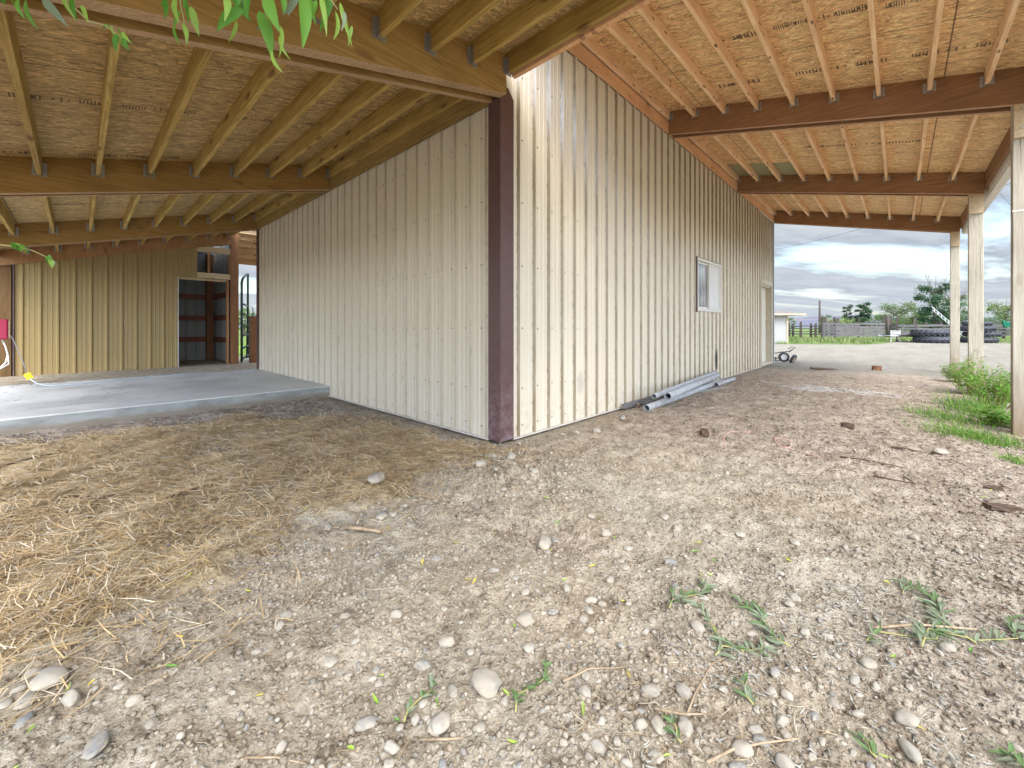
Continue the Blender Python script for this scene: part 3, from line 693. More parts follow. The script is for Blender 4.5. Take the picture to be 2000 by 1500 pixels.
# back lean-to beyond the breezeway
back = tag(empty('lean_to_roof'), 'far orange-toned lean-to roof glimpsed over the breezeway gap', 'lean-to roof')
zd = lambda y: 3.64 - .25*(y-9.9)
mb = MB(); sloped(mb, 'y', 9.75, 11.9, .12, 5, lambda y: zd(y)+.012, zd); mb.build('roof_deck', M['osb_r'], back)
for k in range(5):
    y = 9.95 + .4064*k; joist(back, (.15, y, zd(y)-.142), (4.9, y, zd(y)-.142), .14, 'joist_r')
mb = MB(); mb.box((.12,11.84,2.93),(5,11.90,3.13)); mb.build('beam', M['rim_r'], back)
mb = MB(); mb.box((4.9,11.80,-.2),(5.05,11.95,3.1)); mb.build('post', M['post_red'], back)
# ------------------------------------------------------------------ storage room at the end of the left lean-to
M['dark_post'] = material('dark_olive_post', f_wood((.10,.055,.02),(.16,.09,.035),(.22,.13,.055), .5, axis='Z'))
room = tag(empty('storage_room'), 'tan ribbed metal storage room with an open doorway at the far end of the slab', 'storage room')
YC = 9.60; FZ = .095
topz = lambda x: dL(x)-BD-.004
pC = lambda u, h, z: (u, YC-h, z)
mb = MB(); oc = -3.33
sheet(mb, -3.42, -1.01, FZ, topz, oc, pC); sheet(mb, -1.01, -.66, 2.20, topz, oc, pC)
screws(mb, -3.42, -1.01, [.25,.85,1.45,2.05], oc, pC)
mb.build('front_wall', [M['siding_tan'], M['screw']], room)
mb = MB(); mb.box((-3.44,YC-.035,FZ),(-3.425,YC-.001,topz(-3.43))); mb.build('edge_trim', M['trim'], room)
mb = MB(); mb.box((-1.025,YC-.030,FZ),(-1.011,YC+.07,2.20)); mb.build('edge_trim', M['vinyl'], room)
mb = MB(); mb.box((-1.0,YC+.02,2.155),(-.03,YC+.06,2.20)); mb.box((-.66,YC-.01,2.215),(.0,YC+.03,2.345)); mb.box((-.66,YC-.01,2.84),(.0,YC+.03,2.985)); mb.build('header', M['header'], room)
mb = MB(); mb.box((-.455,YC+.0,2.35),(-.415,YC+.04,2.84)); mb.build('stud', M['stud'], room)
mb = MB(); mb.box((-.075,YC-.01,FZ),(-.035,YC+.08,2.20)); mb.box((-.03,YC+.0,2.35),(-.002,YC+.04,2.84)); mb.build('stud', M['stud'], room)
mb = MB(); mb.box((.0,YC-.03,-.2),(.17,YC+.12,dL(0)-.02)); mb.build('post', M['post_red'], room)
mb = MB(); mb.box((-3.64,YC+.001,-.2),(-3.46,YC+.14,topz(-3.5))); mb.build('post', M['dark_post'], room)
mb = MB(); sheet(mb, -3.7, .14, .05, lambda u: dL(u)-.01, -3.5, lambda u,h,z: (u, 12.0-h, z)); sheet(mb, YC+.12, 12.0, .05, 3.45, 9.7, lambda u,h,z: (.14-h, u, z)); sheet(mb, YC+.12, 12.0, .05, 2.6, 9.7, lambda u,h,z: (-3.7+h, u, z))
mb.build('back_wall', M['siding_back'], room)
mb = MB()
for z in (.62,1.22,1.82): mb.box((-3.6,11.90,z),(.10,11.96,z+.14)); mb.box((.06,YC+.15,z),(.10,11.86,z+.14))
mb.build('girt', M['girt'], room)
mb = MB(); mb.box((-.10,11.74,.05),(.055,11.89,3.1)); mb.build('post', M['post_red'], room)

# ------------------------------------------------------------------ wall box, cords
M['redbox'] = material('magenta_plastic', lambda t: dict(col=t.mix(t.noise(t.coords(), 9, 4), (.26,.006,.035), (.36,.012,.06)), rough=.35), spec=.5)
M['white_plastic'] = material('white_plastic', col=(.70,.70,.68), rough=.4)
M['cord'] = material('blue_grey_cord', col=(.42,.50,.58), rough=.5)
M['cord_dark'] = material('grey_cord', col=(.20,.21,.23), rough=.5)
bx = tag(empty('charger_box', (-3.43, 7.10, 1.0)), 'magenta box with dangling pale cords on the left lean-to post', 'electrical box')
mb = MB(); mb.box((-.14,-.02,-.15),(.115,.17,.15)); o = mb.build('casing', M['redbox'], bx); bv = o.modifiers.new('e','BEVEL'); bv.width = .02; bv.segments = 3
mb = MB(); mb.box((.1155,.0,-.13),(.128,.15,.13)); mb.build('side_plate', M['header'], bx)
mb = MB(); mb.tube([(.05,.05,-.15),(.085,.04,-.25),(.11,.02,-.38),(.09,0,-.50),(0,-.05,-.62),(-.15,-.1,-.72),(-.3,-.1,-.78)], .010, 6); mb.tube([(.11,.02,-.38),(.12,.0,-.52),(.02,-.04,-.60),(-.1,-.06,-.63)], .009, 6); mb.build('cord', M['white_plastic'], bx)
mb = MB(); mb.tube([(-.2,0,.45),(-.1,0,.5),(-.02,0,.48),(-.01,0,.42),(-.1,0,.38)], .009, 6); mb.build('cord_loop', M['white_plastic'], bx)
cdx = tag(empty('extension_cord'), 'pale extension cord with a yellow plug drooping from the box onto the slab', 'cord')
zs = .1456
P0 = [(-3.30,7.13,.93),(-3.22,6.98,.72),(-3.16,6.85,.52),(-3.12,6.74,.36)]
mb = MB(); mb.tube(P0, .006, 6); mb.build('twisted_lead', M['cord_dark'], cdx)
mb = MB(); mb.box((-.035,-.02,-.045),(.035,.02,.045), 0, Matrix.Translation((-3.10,6.71,.315)) @ Matrix.Rotation(R(-25),4,'Y')); mb.build('plug', material('yellow_plastic', col=(.85,.62,.03), rough=.4), cdx)
mb = MB(); mb.tube([(-3.085,6.69,.27),(-3.02,6.66,.205),(-2.93,6.62,.165),(-2.80,6.62,zs+.009),(-2.60,6.66,zs+.008),(-2.35,6.78,zs+.008),(-2.05,6.92,zs+.008),(-1.7,7.12,zs+.007),(-1.2,7.27,zs+.008),(-.75,7.36,.115)], .008, 6); mb.build('lead', M['cord'], cdx)

# ------------------------------------------------------------------ steel gates in the breezeway
M['green_steel'] = material('green_steel_tube', col=(.035,.075,.055), rough=.45, spec=.5)
gt = tag(empty('bow_gate'), 'tall narrow green tube bow gate standing open behind the breezeway', 'gate')
A = Vector((0.56,10.965,1.018)); B = Vector((1.161,12.814,1.017)); gb = .04
mb = MB(); mb.tube([(A.x,A.y,gb),(A.x,A.y,2.28),(A.x+(B.x-A.x)*.12,A.y+(B.y-A.y)*.12,2.42),(A.x+(B.x-A.x)*.8,A.y+(B.y-A.y)*.8,2.72),(B.x-.02,B.y-.1,2.74),(B.x,B.y,2.62),(B.x,B.y,gb)], .032, 8); mb.build('bow_frame', M['green_steel'], gt)
for z in (.12,.42,.78,1.08,1.40,1.70):
    mb = MB(); mb.tube([(A.x,A.y,z),(B.x,B.y,z+.02)], .028, 8); mb.build('rung', M['green_steel'], gt)
gp = tag(empty('gate_post'), 'brown leaning timber gate post behind the breezeway beside the barn corner', 'gate post')
P = Vector((1.021,11.643,1.018)); mb = MB(); mb.box((P.x-.10,P.y-.10,-.1),(P.x+.08,P.y+.08,1.36)); mb.build('post_body', M['post_red'], gp)
mb = MB(); mb.tube([(P.x-.05,P.y-.14,1.36),(P.x-.05,P.y-.14,1.62),(P.x-.18,P.y-.10,1.62),(P.x-.20,P.y-.06,.1)], .014, 6); mb.build('latch_rod', M['green_steel'], gp)
g2 = tag(empty('field_gate'), 'low dark tube field gate mostly hidden by the barn end', 'gate')
Q = Vector((1.36,12.747,1.016)); 
for q in range(6): mb = MB(); mb.tube([(Q.x,Q.y,.18+.24*q),(Q.x+3.6,Q.y+.3,.18+.24*q)], .022, 6); mb.build('rail', M['green_steel'], g2)
for dx_ in (0,3.6): mb = MB(); mb.tube([(Q.x+dx_,Q.y+dx_/12,0),(Q.x+dx_,Q.y+dx_/12,1.42)], .03, 8); mb.build('stile', M['green_steel'], g2)

# ------------------------------------------------------------------ pipes along the long wall
M['pvc'] = material('weathered_pvc', lambda t: dict(col=t.mix(t.ramp(t.noise(t.coords(), 7, 5), [(.42,0),(.75,.8)]), (.36,.37,.385), (.25,.24,.22)), rough=.65), spec=.25)
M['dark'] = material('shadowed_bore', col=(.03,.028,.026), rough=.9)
def pipe(name, a, b, r, label, bell=False, m='pvc'):
    a = Vector(a); b = Vector(b); o = tag(empty(name, a), label, 'pipe', 'pipes lying along the long barn wall')
    d = (b-a); L = d.length; Mx = d.to_track_quat('Z','Y').to_matrix().to_4x4()
    t_ = .004; pr = [(r-t_, 0), (r, 0), (r, L-.14), (r*1.13 if bell else r, L-.11), (r*1.13 if bell else r, L), (r-t_, L), (r-t_, 0)]
    mb = MB(); mb.lathe(pr, 20, 0, Mx, True); ob = mb.build('barrel', M[m], o)
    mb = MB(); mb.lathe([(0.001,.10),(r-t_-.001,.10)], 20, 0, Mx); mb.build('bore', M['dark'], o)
    return o
gA = lambda u, v, h: None
def gp3(p, dz): return G(p[0], p[1], dz)
r1 = .055
def seat(a, b, r):   # rest a straight pipe on the ground
    n = 12; pts = [(a[0]+(b[0]-a[0])*i/n, a[1]+(b[1]-a[1])*i/n) for i in range(n+1)]
    za, zb = float(gz(*a)), float(gz(*b)); lift = max(float(gz(*q)) - (za+(zb-za)*i/n) for i, q in enumerate(pts))
    return (a[0],a[1],za+lift+r-.006), (b[0],b[1],zb+lift+r-.006)
pipe('drain_pipe', *seat((2.182,-0.353), (5.504,-0.227), .042), .042, 'grey plastic pipe nearest the camera in the row beside the wall')
pipe('drain_pipe', (2.428,-0.52,0.166), (5.636,-0.134,0.123), .043, 'white plastic pipe lying second from the front with an open end', True)
pipe('drain_pipe', (2.349,-0.375,0.159), (5.662,-0.089,0.176), .033, 'thin pale pipe tucked tightest against the ribbed wall', True)
pipe('drain_pipe', *[(x,y,z+.0) for x,y,z in seat((4.9,-.33), (6.05,-.30), .035)], .035, 'short white pipe end poking out past the others', True)
def angle_iron(a, b, w_, label):
    a = Vector(a); b = Vector(b); d = b-a; L = d.length; o = tag(empty('slotted_angle', a, math.atan2(d.y,d.x)), label, 'metal strip', 'slotted metal strips in the pipe pile')
    mb = MB(); n = int(L/.05)
    mb.box((0,0,0),(L,.003,.012)); mb.box((0,0,w_-.012),(L,.003,w_))
    for i in range(n+1): mb.box((i*.05,0,.012),(min(L,i*.05+.022),.003,w_-.012))
    mb.box((0,.003,0),(L,w_,.003)); mb.build('slotted_flange', M['galv'], o); return o
angle_iron(gp3((2.079,-0.102),.035), gp3((3.3,-.12),.06), .045, 'bright slotted metal angle whose near end sticks out left of the pipes')
angle_iron(gp3((2.511,-0.167),.035), gp3((3.3,-.30),.06), .04, 'slotted metal angle between the two front pipes')
angle_iron(gp3((4.167,-0.296),.01), gp3((4.967,-0.502),.02), .03, 'dark slotted strip lying in front of the far pipe ends')
mb = MB(); a_ = (2.461,-0.06); mb.box((0,0,0),(2.4,.07,.02)); o = mb.build('scrap_board', M['old_plank']); o.location = G(2.1,-.10,.02); o.rotation_euler = (R(50),0,0); tag(o,'grey scrap board leaning on the wall behind the pipes','board')

# ------------------------------------------------------------------ stones
def stone_mesh(seed, flat=.62):
    bm = bmesh.new(); bmesh.ops.create_icosphere(bm, subdivisions=3, radius=.5); rnd = random.Random(seed)
    off = Vector((rnd.random()*20, rnd.random()*20, rnd.random()*20)); ax = rnd.uniform(.58,.90); fl = flat*rnd.uniform(.75,1.1)
    for v in bm.verts:
        n = v.co.normalized(); k = 1 + .30*mnoise.noise(n*1.3+off) + .13*mnoise.noise(n*2.9+off)
        v.co = Vector((n.x*.5*k, n.y*.5*k*ax, n.z*.5*k*fl))
    for f in bm.faces: f.smooth = True
    me = bpy.data.meshes.new('stone'); bm.to_mesh(me); bm.free(); return me
def f_stone(a, b):
    def fn(t):
        v = t.coords(); rnd = t.rand(); v2 = t.addv(v, t.comb(t.math('MULTIPLY', rnd, 31.0), 0, 0))
        n = t.noise(v2, 2.2, 6, .65); n2 = t.noise(v2, 22, 5, .75)
        c = t.mix(rnd, a, b); c = t.mix(t.ramp(n, [(.38,0),(.62,.7)]), c, (.33,.28,.215)); c = t.mix(t.ramp(n2, [(.52,0),(.72,.35)]), c, (.22,.20,.18))
        z = t.sep(v)[2]
        c = t.mix(t.math('MULTIPLY', t.ramp(t.math('ADD', z, t.math('MULTIPLY', t.noise(v2, 3.5, 4), .25)), [(.08,1),(.26,0)]), .8), c, (.42,.36,.275))
        return dict(col=c, rough=.9, bump=t.bump(n2, .25, .02))
    return fn
M['stone_pale'] = material('pale_river_stone', f_stone((.22,.20,.165), (.34,.315,.27)), spec=.2)
M['stone_grey'] = material('grey_river_stone', f_stone((.13,.135,.14), (.20,.205,.205)), spec=.2)
SM = []
for i in range(10):
    me = stone_mesh(i); me.materials.append(M['stone_pale'] if i % 5 not in (1,) else M['stone_grey']); SM.append(me)
STONES = [(-1.08,-1.389,0.108,1.0),(-0.641,-0.452,0.0992,1),(-0.404,-0.52,0.1116,0.8),(-1.319,-0.213,0.1559,0.8),(-1.485,-0.585,0.0637,1.2),(-1.979,-1.777,0.0633,1.1),(-1.829,-1.793,0.0843,0.9),(-1.46,-2.443,0.0484,1.1),(-2.671,-0.827,0.081,1),(-2.584,-1.196,0.0682,0.7),(2.163,-2.889,0.1124,0.7),(-1.22,-2.664,0.0525,0.9),(-0.391,-0.318,0.0667,1),(-0.636,-0.605,0.059,1),(-0.053,-0.372,0.0534,1),(-0.788,-0.827,0.0469,1),(0.879,-0.463,0.0894,1),(0.693,-0.349,0.0622,1),(0.555,-0.279,0.0561,1),(1.578,-0.354,0.1082,1),(0.116,-0.123,0.058,1),(0.19,-0.144,0.0488,1),(-0.47,-0.812,0.0586,1),(-0.587,-0.85,0.0563,1),(-0.476,-1.447,0.0464,1),(-0.382,-1.684,0.0595,1),(-0.468,-1.79,0.0505,1),(-0.789,-1.555,0.0594,1),(-0.819,-1.694,0.0382,1),(-0.797,-1.893,0.0621,1),(-0.981,-1.762,0.0421,1),(-1.085,-1.754,0.0494,1),(-1.277,-1.664,0.0471,1),(-1.188,-1.893,0.0284,1),(-1.438,-1.725,0.0387,1),(-1.53,-1.673,0.0682,1),(-1.378,-1.817,0.0382,1),(-1.588,-1.64,0.0299,1),(-0.313,-2.052,0.0488,1),(-0.534,-1.984,0.0358,1),(-0.237,-2.27,0.039,1),(0.873,-1.803,0.0488,1),(0.546,-1.745,0.0457,1),(-0.578,-2.273,0.0409,1),(-1.027,-2.216,0.0301,1),(-1.227,-2.003,0.0301,1),(-1.407,-2.185,0.0499,1),(-1.288,-2.009,0.0293,1),(-1.449,-1.934,0.0296,1),(-1.401,-1.976,0.028,1),(-1.588,-1.965,0.0317,1),(-1.455,-2.089,0.0224,1),(-1.382,-2.116,0.0229,1),(-1.602,-2.094,0.0334,1),(-1.573,-2.133,0.0288,1),(-1.583,-2.187,0.0445,1),(-1.649,-2.21,0.039,1),(-1.776,-2.099,0.0296,1),(-1.649,-2.037,0.0247,1),(-1.552,-2.366,0.0479,1),(-1.124,-2.658,0.0505,1),(-1.172,-2.563,0.0288,1),(-1.33,-2.415,0.04,1),(-1.4,-2.369,0.0393,1),(-1.256,-2.476,0.0317,1),(-1.158,-2.508,0.0392,1),(-1.155,-2.527,0.0209,1),(-1.238,-2.41,0.0365,1),(-1.248,-2.374,0.0309,1),(-1.172,-2.368,0.0454,1),(-0.945,-2.574,0.0495,1),(-1.034,-2.547,0.038,1),(-1.015,-2.593,0.0346,1),(-0.876,-2.469,0.0469,1),(-0.812,-2.439,0.0265,1),(-0.798,-2.343,0.04,1),(-0.923,-2.408,0.0364,1),(-1.029,-2.22,0.0264,1),(-1.104,-2.409,0.0264,1),(-1.426,-2.388,0.0409,1),(-1.372,-2.433,0.0303,1),(-1.336,-2.503,0.0241,1),(-1.393,-2.488,0.026,1),(-1.337,-2.357,0.0293,1),(-1.301,-2.125,0.024,1),(-1.339,-2.271,0.0278,1),(-0.245,-2.275,0.0388,1),(-0.105,-2.455,0.0409,1),(-0.395,-1.692,0.0354,1),(-2.1,-1.627,0.0583,1),(-2.005,-1.709,0.028,1),(-1.901,-1.732,0.0418,1),(-2.267,-1.515,0.0401,1),(-2.09,-1.735,0.042,1),(-2.026,-1.855,0.0302,1),(-2.709,-0.846,0.0633,1),(-2.705,-0.744,0.0383,1),(-2.626,-0.947,0.0567,1),(-2.753,-0.828,0.0355,1),(-2.711,-0.947,0.0481,1),(-2.529,-1.001,0.0306,1),(-2.682,-1.162,0.0449,1),(-2.316,-1.26,0.0241,1),(-1.964,-1.199,0.0379,1),(-1.74,-0.507,0.0545,1),(-1.425,-0.594,0.0472,1),(-1.974,-1.313,0.0251,1),(-2.197,-1.497,0.0212,1),(-2.203,-1.47,0.0243,1),(-1.849,-1.525,0.0242,1),(-2.01,-1.524,0.0283,1),(-2.012,-1.49,0.0256,1),(-1.99,-1.392,0.0255,1),(-2.061,-1.431,0.0256,1),(-1.99,-1.47,0.0278,1),(-2.104,-1.375,0.0193,1),(-2.306,-1.559,0.0202,1),(-2.415,-1.439,0.0227,1),(-1.691,-1.415,0.0237,1),(-2.018,-1.412,0.0233,1),(-1.974,-1.507,0.0227,1),(-1.957,-1.604,0.0216,1),(-2.175,-1.465,0.0191,1),(-2.302,-1.434,0.0165,1),(-1.767,-1.948,0.02,1),(-1.822,-1.857,0.0233,1),(-1.856,-1.954,0.0214,1),(-1.796,-2.037,0.0236,1),(-1.91,-1.858,0.0273,1),(-1.976,-1.87,0.0234,1),(-1.694,-2.128,0.0241,1),(-1.722,-2.17,0.0254,1),(-1.558,-2.273,0.0214,1),(-1.424,-2.507,0.0277,1),(-1.327,-2.595,0.0254,1),(-2.109,-1.755,0.028,1),(-2.205,-1.668,0.0227,1),(-2.2,-1.342,0.0155,1),(-2.315,-1.348,0.0171,1)]
SPECIAL = {0:'large squarish grey cobble alone in the middle of the dirt', 1:'pale round stone on the grey mound below the barn corner', 2:'blue-grey flat stone on the mound, right of the round pale one', 3:'pale stone half bedded at the right edge of the straw',
 4:'upright blue-grey stone at the straw edge below the pale slab stone', 5:'rounded mottled stone near the bottom centre under the green sprig', 6:'big smooth grey-white stone at the bottom centre with a green twig over it',
 7:'oval pale stone at the bottom edge, centre right, beside the bowed stick', 8:'long narrow grey stone tilted upright at the left under the straw', 9:'large flat white stone half buried at the bottom left', 10:'long white stone lying by the green grass tuft at right',
 11:'rounded white stone at lower right near the picture corner'}
made = []
def put_stone(i, x, y, w_, ang, sink=.12, flat=1, label=None, tall=1.0):
    me = SM[i % len(SM)]; o = bpy.data.objects.new('river_stone', me); COL.objects.link(o)
    o.scale = (w_, w_, w_*flat*tall); o.rotation_euler = (random.uniform(-.15,.15), random.uniform(-.15,.15), ang)
    o.location = G(x, y, w_*.30*flat*(1-2*sink))
    o['label'] = label or 'small smooth river stone half bedded in the bare dirt among many alike'
    o['category'] = 'stone'; o['group'] = 'river stones scattered over the dirt'; made.append((x,y,w_)); return o
for i, (x, y, w_, tl) in enumerate(STONES):
    put_stone(i*7+3 if i else 0, x, y, w_, random.uniform(0,3.1), (.06 if i < 12 else .16) if i < 22 else random.uniform(.2,.42), 1, SPECIAL.get(i), tl)
rnd = random.Random(5); cnt = 0
while cnt < 165:
    r = .95*math.exp(rnd.random()*1.15); th = .7499 + rnd.uniform(-1.0,.95)
    x = -2.6159 + r*math.cos(th); y = -2.6454 + r*math.sin(th)
    if poly_sd([x],[y],STRAW)[0] > -.05: continue
    if rnd.random() > (1 if th < .75 else .75): continue
    w_ = .014 + .028*rnd.random()**1.3
    if any((x-a)**2+(y-b)**2 < ((w_+c)*.55)**2 for a,b,c in made): continue
    put_stone(rnd.randint(0,9), x, y, w_*1.25, rnd.uniform(0,3.1), rnd.uniform(.2,.5)); cnt += 1

# gravel, straw, litter: stuff nobody could count
rs = np.random.RandomState(3)
def scatter(n, rmin, rmax, keep, th=(-1.12,1.12), pw=1.0):
    out = []
    tot = 0
    while tot < n:
        k = n*3; u = rs.rand(k); r = rmin*(rmax/rmin)**(u**pw); a = .7499 + th[0] + (th[1]-th[0])*rs.rand(k)
        x = -2.6159 + r*np.cos(a); y = -2.6454 + r*np.sin(a)
        m = (rs.rand(k) < keep(x, y)) & ~((x > -.04) & (y > -.04)) & ~((y > 3.6) & (x > -4.6))
        out.append(np.stack([x[m], y[m], r[m]],1)); tot += m.sum()
        if m.sum() == 0: break
    return np.vstack(out)[:n]
def rock_cloud(name, P, size, flat, mats, cols):
    """one mesh of many lumps (subdivided octahedra)"""
    bm = bmesh.new(); bmesh.ops.create_icosphere(bm, subdivisions=1, radius=.5); bv_ = np.array([v.co[:] for v in bm.verts]); bf = np.array([[v.index for v in f.verts] for f in bm.faces]); bm.free()
    n = len(P); k = len(bv_)
    V = np.repeat(bv_[None], n, 0) * (1 + .28*(rs.rand(n,k,1)-.5))
    V = V*np.stack([np.ones(n), .6+.35*rs.rand(n), flat*(.6+.6*rs.rand(n))],1)[:,None,:]*size[:,None,None]
    a = rs.rand(n)*6.28; c, s_ = np.cos(a)[:,None], np.sin(a)[:,None]
    X = V[:,:,0]*c - V[:,:,1]*s_ + P[:,0:1]; Y = V[:,:,0]*s_ + V[:,:,1]*c + P[:,1:2]
    Z = V[:,:,2] + (gz(P[:,0],P[:,1]) + size*flat*.16)[:,None]
    VV = np.stack([X,Y,Z],2).reshape(-1,3); FF = (bf[None]+np.arange(n)[:,None,None]*k).reshape(-1,3)
    ci = rs.randint(0, len(cols), n); cc = np.array(cols)[ci]*(.8+.4*rs.rand(n,1)); cc = np.repeat(cc, k, 0)
    return bulk(name, VV, FF, mats, dict(tint=cc), smooth=True)
M['tint'] = material('tinted_bits', lambda t: dict(col=t.mix(t.math('MULTIPLY', t.noise(t.coords(), 130, 4), .5), t.attr('tint'), (.30,.24,.18)), rough=.95), spec=.05)
def keep_gravel(x, y):
    st, li, br, ya, wh, g = masks(x, y); n = fbm(x,y,.5,3,90)
    return np.clip((1-st*.96)*(.30+1.3*sstep(-.06,.16,n))*(1-.55*li), 0, 1)*(1-g)
P = scatter(17000, .85, 9, keep_gravel)
sz = (.0042 + .016*rs.rand(len(P))**3.4)*(1+.12*P[:,2])
o = rock_cloud('gravel', P, sz, .75, M['tint'], [(.27,.24,.19),(.22,.195,.155),(.15,.145,.13),(.29,.24,.18),(.22,.175,.13),(.33,.30,.25)])
tag(o, 'small gravel strewn through the bare dirt', 'gravel', kind='stuff')
P = scatter(20000, .85, 9, keep_gravel)
sz = (.005 + .018*rs.rand(len(P))**2.6)*(1+.10*P[:,2])
o = rock_cloud('soil_crumbs', P, sz, .6, M['ground'], [(.4,.3,.2)])
for an, nm in (('soil',0),('cover',0)):
    st, li, br, ya, wh, g = masks(P[:,0], P[:,1]); q = np.stack([st*.3,br,ya],1) if an == 'soil' else np.stack([g*0,li,wh*0],1)
    a = o.data.color_attributes.new(an,'FLOAT_COLOR','POINT'); c = np.ones((len(P)*12,4),np.float32); c[:,:3] = np.repeat(q,12,0); a.data.foreach_set('color', c.ravel())
tag(o, 'crumbs of dry soil lying on the ground', 'soil', kind='stuff')
n = 1500; P = np.stack([MOUND[0]+.34*rs.randn(n), MOUND[1]+.24*rs.randn(n), np.zeros(n)],1); P = P[(P[:,0] < -.06) | (P[:,1] < -.06)]
o = rock_cloud('soil_clods', P, .008+.042*rs.rand(len(P))**3, .75, M['ground'], [(.4,.3,.2)])
for an in ('soil','cover'):
    a = o.data.color_attributes.new(an,'FLOAT_COLOR','POINT'); c = np.zeros((len(P)*12,4),np.float32); c[:,3] = 1; a.data.foreach_set('color', c.ravel())
tag(o, 'grey clods broken up on the low mound below the barn corner', 'soil', kind='stuff')

def blades(name, P, L, W, tilt, cols, mat, bend=.3, zoff=0, up=None, seg=2):
    """flat strips: each seg+1 rows of two vertices"""
    n = len(P); a = rs.rand(n)*6.283; ct = np.cos(tilt); stl = np.sin(tilt); dx, dy = np.cos(a), np.sin(a); bd = (rs.rand(n)-.5)*bend
    z0 = gz(P[:,0],P[:,1]) + zoff; rows = []
    for i in range(seg+1):
        f = i/seg; s_ = L*f; cx = P[:,0] + dx*ct*s_ - dy*bd*L*f*f; cy = P[:,1] + dy*ct*s_ + dx*bd*L*f*f
        cz = z0 + stl*s_ - (0 if up is None else up*L*f*f*.5)
        wd = W*(1 if i < seg else .35)*.5
        rows.append(np.stack([cx-dy*wd, cy+dx*wd, cz],1)); rows.append(np.stack([cx+dy*wd, cy-dx*wd, cz+wd*.4],1))
    V = np.stack(rows,1).reshape(-1,3); k = 2*(seg+1); base = np.arange(n)[:,None]*k
    F = np.concatenate([base+np.array([[2*i,2*i+1,2*i+3,2*i+2]]) for i in range(seg)],0)
    cc = np.repeat(np.array(cols)[rs.randint(0,len(cols),n)]*(.75+.5*rs.rand(n,1)), k, 0)
    return bulk(name, V, F, mat, dict(tint=cc))
M['straw'] = material('straw_blades', lambda t: dict(col=t.attr('tint'), rough=.6), spec=.3, leaf=.2)
def keep_straw(x, y):
    wx, wy = warp(x, y); s = np.maximum(sstep(-.04,.22, poly_sd(wx,wy,STRAW)), .10*sstep(-.45,0,poly_sd(wx,wy,STRAW))); return s*np.clip(.34+1.2*sstep(-.12,.10,fbm(x,y,.45,3,5)),0,1)*np.clip(.35+1.6*sstep(-.14,.10,fbm(x,y,.12,3,41)),0,1)
P = scatter(60000, 1.0, 6.5, keep_straw, (-.2,1.15), .8)
n = len(P); o = blades('straw', P, (.03+.11*rs.rand(n)**1.4), (.0014+.0018*rs.rand(n))*(1+.13*P[:,2]), rs.rand(n)*.30-.05, [(.62,.46,.26),(.54,.38,.19),(.68,.55,.36),(.38,.26,.14),(.58,.42,.22),(.70,.62,.47),(.50,.35,.18),(.43,.36,.26)], M['straw'], .7, .002+.040*rs.rand(n)**1.8)
tag(o, 'loose golden straw matted over the dirt left of the barn corner', 'straw', kind='stuff')
P = scatter(3600, .9, 7, lambda x,y: (1-.6*masks(x,y)[3])*(.1+sstep(-.05,.2,fbm(x,y,.4,3,50))), (-1.1,1.1))
n = len(P); o = blades('straw', P, (.015+.045*rs.rand(n)**1.5), .0012+.0012*rs.rand(n), rs.rand(n)*.12, [(.46,.35,.22),(.36,.27,.17),(.54,.46,.33),(.26,.19,.12)], M['straw'], .8, .003)
tag(o, 'stray dry stalks scattered over the bare ground', 'straw', kind='stuff')
def leaves_flat(name, P, L, W, cols, label, curl=.35, zoff=.004, cat='leaves', parent=None, rise=None, ang=None):
    """small curled leaf blades: 5 rows x 3 verts"""
    n = len(P); a = rs.rand(n)*6.283 if ang is None else ang; dx, dy = np.cos(a), np.sin(a); z0 = (gz(P[:,0],P[:,1]) if P.shape[1] == 3 and rise is None else P[:,2]) + zoff; tl = (rs.rand(n)-.4)*curl; bd = (rs.rand(n)-.5)*.5
    rows = []; prof = [0.12,.75,1,.7,.04]
    for i, pw in enumerate(prof):
        f = i/4-.5; s_ = L*f; bx = bd*L*(f*f); cx = P[:,0]+dx*s_-dy*bx; cy = P[:,1]+dy*s_+dx*bx; cz = z0+np.abs(tl)*L*f*f*1.6+tl*s_*.3
        wd = W*pw*.5
        rows += [np.stack([cx-dy*wd, cy+dx*wd, cz+wd*.5],1), np.stack([cx,cy,cz],1), np.stack([cx+dy*wd, cy-dx*wd, cz+wd*.5],1)]
    V = np.stack(rows,1).reshape(-1,3); base = np.arange(n)[:,None]*15
    F = np.concatenate([base+np.array([[3*i+j,3*i+j+1,3*i+j+4,3*i+j+3]]) for i in range(4) for j in range(2)],0)
    cc = np.repeat(np.array(cols)[rs.randint(0,len(cols),n)]*(.75+.5*rs.rand(n,1)), 15, 0)
    o = bulk(name, V, F, M['leafbit'], dict(tint=cc)); return tag(o, label, cat, kind='stuff') if label else o
M['leafbit'] = material('leaf_bits', lambda t: dict(col=t.attr('tint'), rough=.6), spec=.3, leaf=.25)
def keep_lit(x, y):
    st, li, br, ya, wh, g = masks(x, y); return np.clip(li + .35*br*(1-ya), 0, 1)*np.clip(.4+2*fbm(x,y,.3,3,60)+.3,.1,1)
P = scatter(9500, 1.2, 11, keep_lit)
n = len(P); leaves_flat('leaf_litter', P, (.012+.028*rs.rand(n)**1.5)*(.75+.09*P[:,2]), (.004+.010*rs.rand(n)**1.5)*(.6+.12*P[:,2]), [(.08,.05,.038),(.14,.10,.072),(.21,.16,.125),(.32,.265,.215),(.38,.335,.285),(.18,.115,.075)], 'brown and grey leaf litter along the slab and under the right lean-to', .8)
P = scatter(150, .9, 6.5, lambda x,y: .4+.6*sstep(0,.3,x*0+y*0+.2)*(1-masks(x,y)[3]))
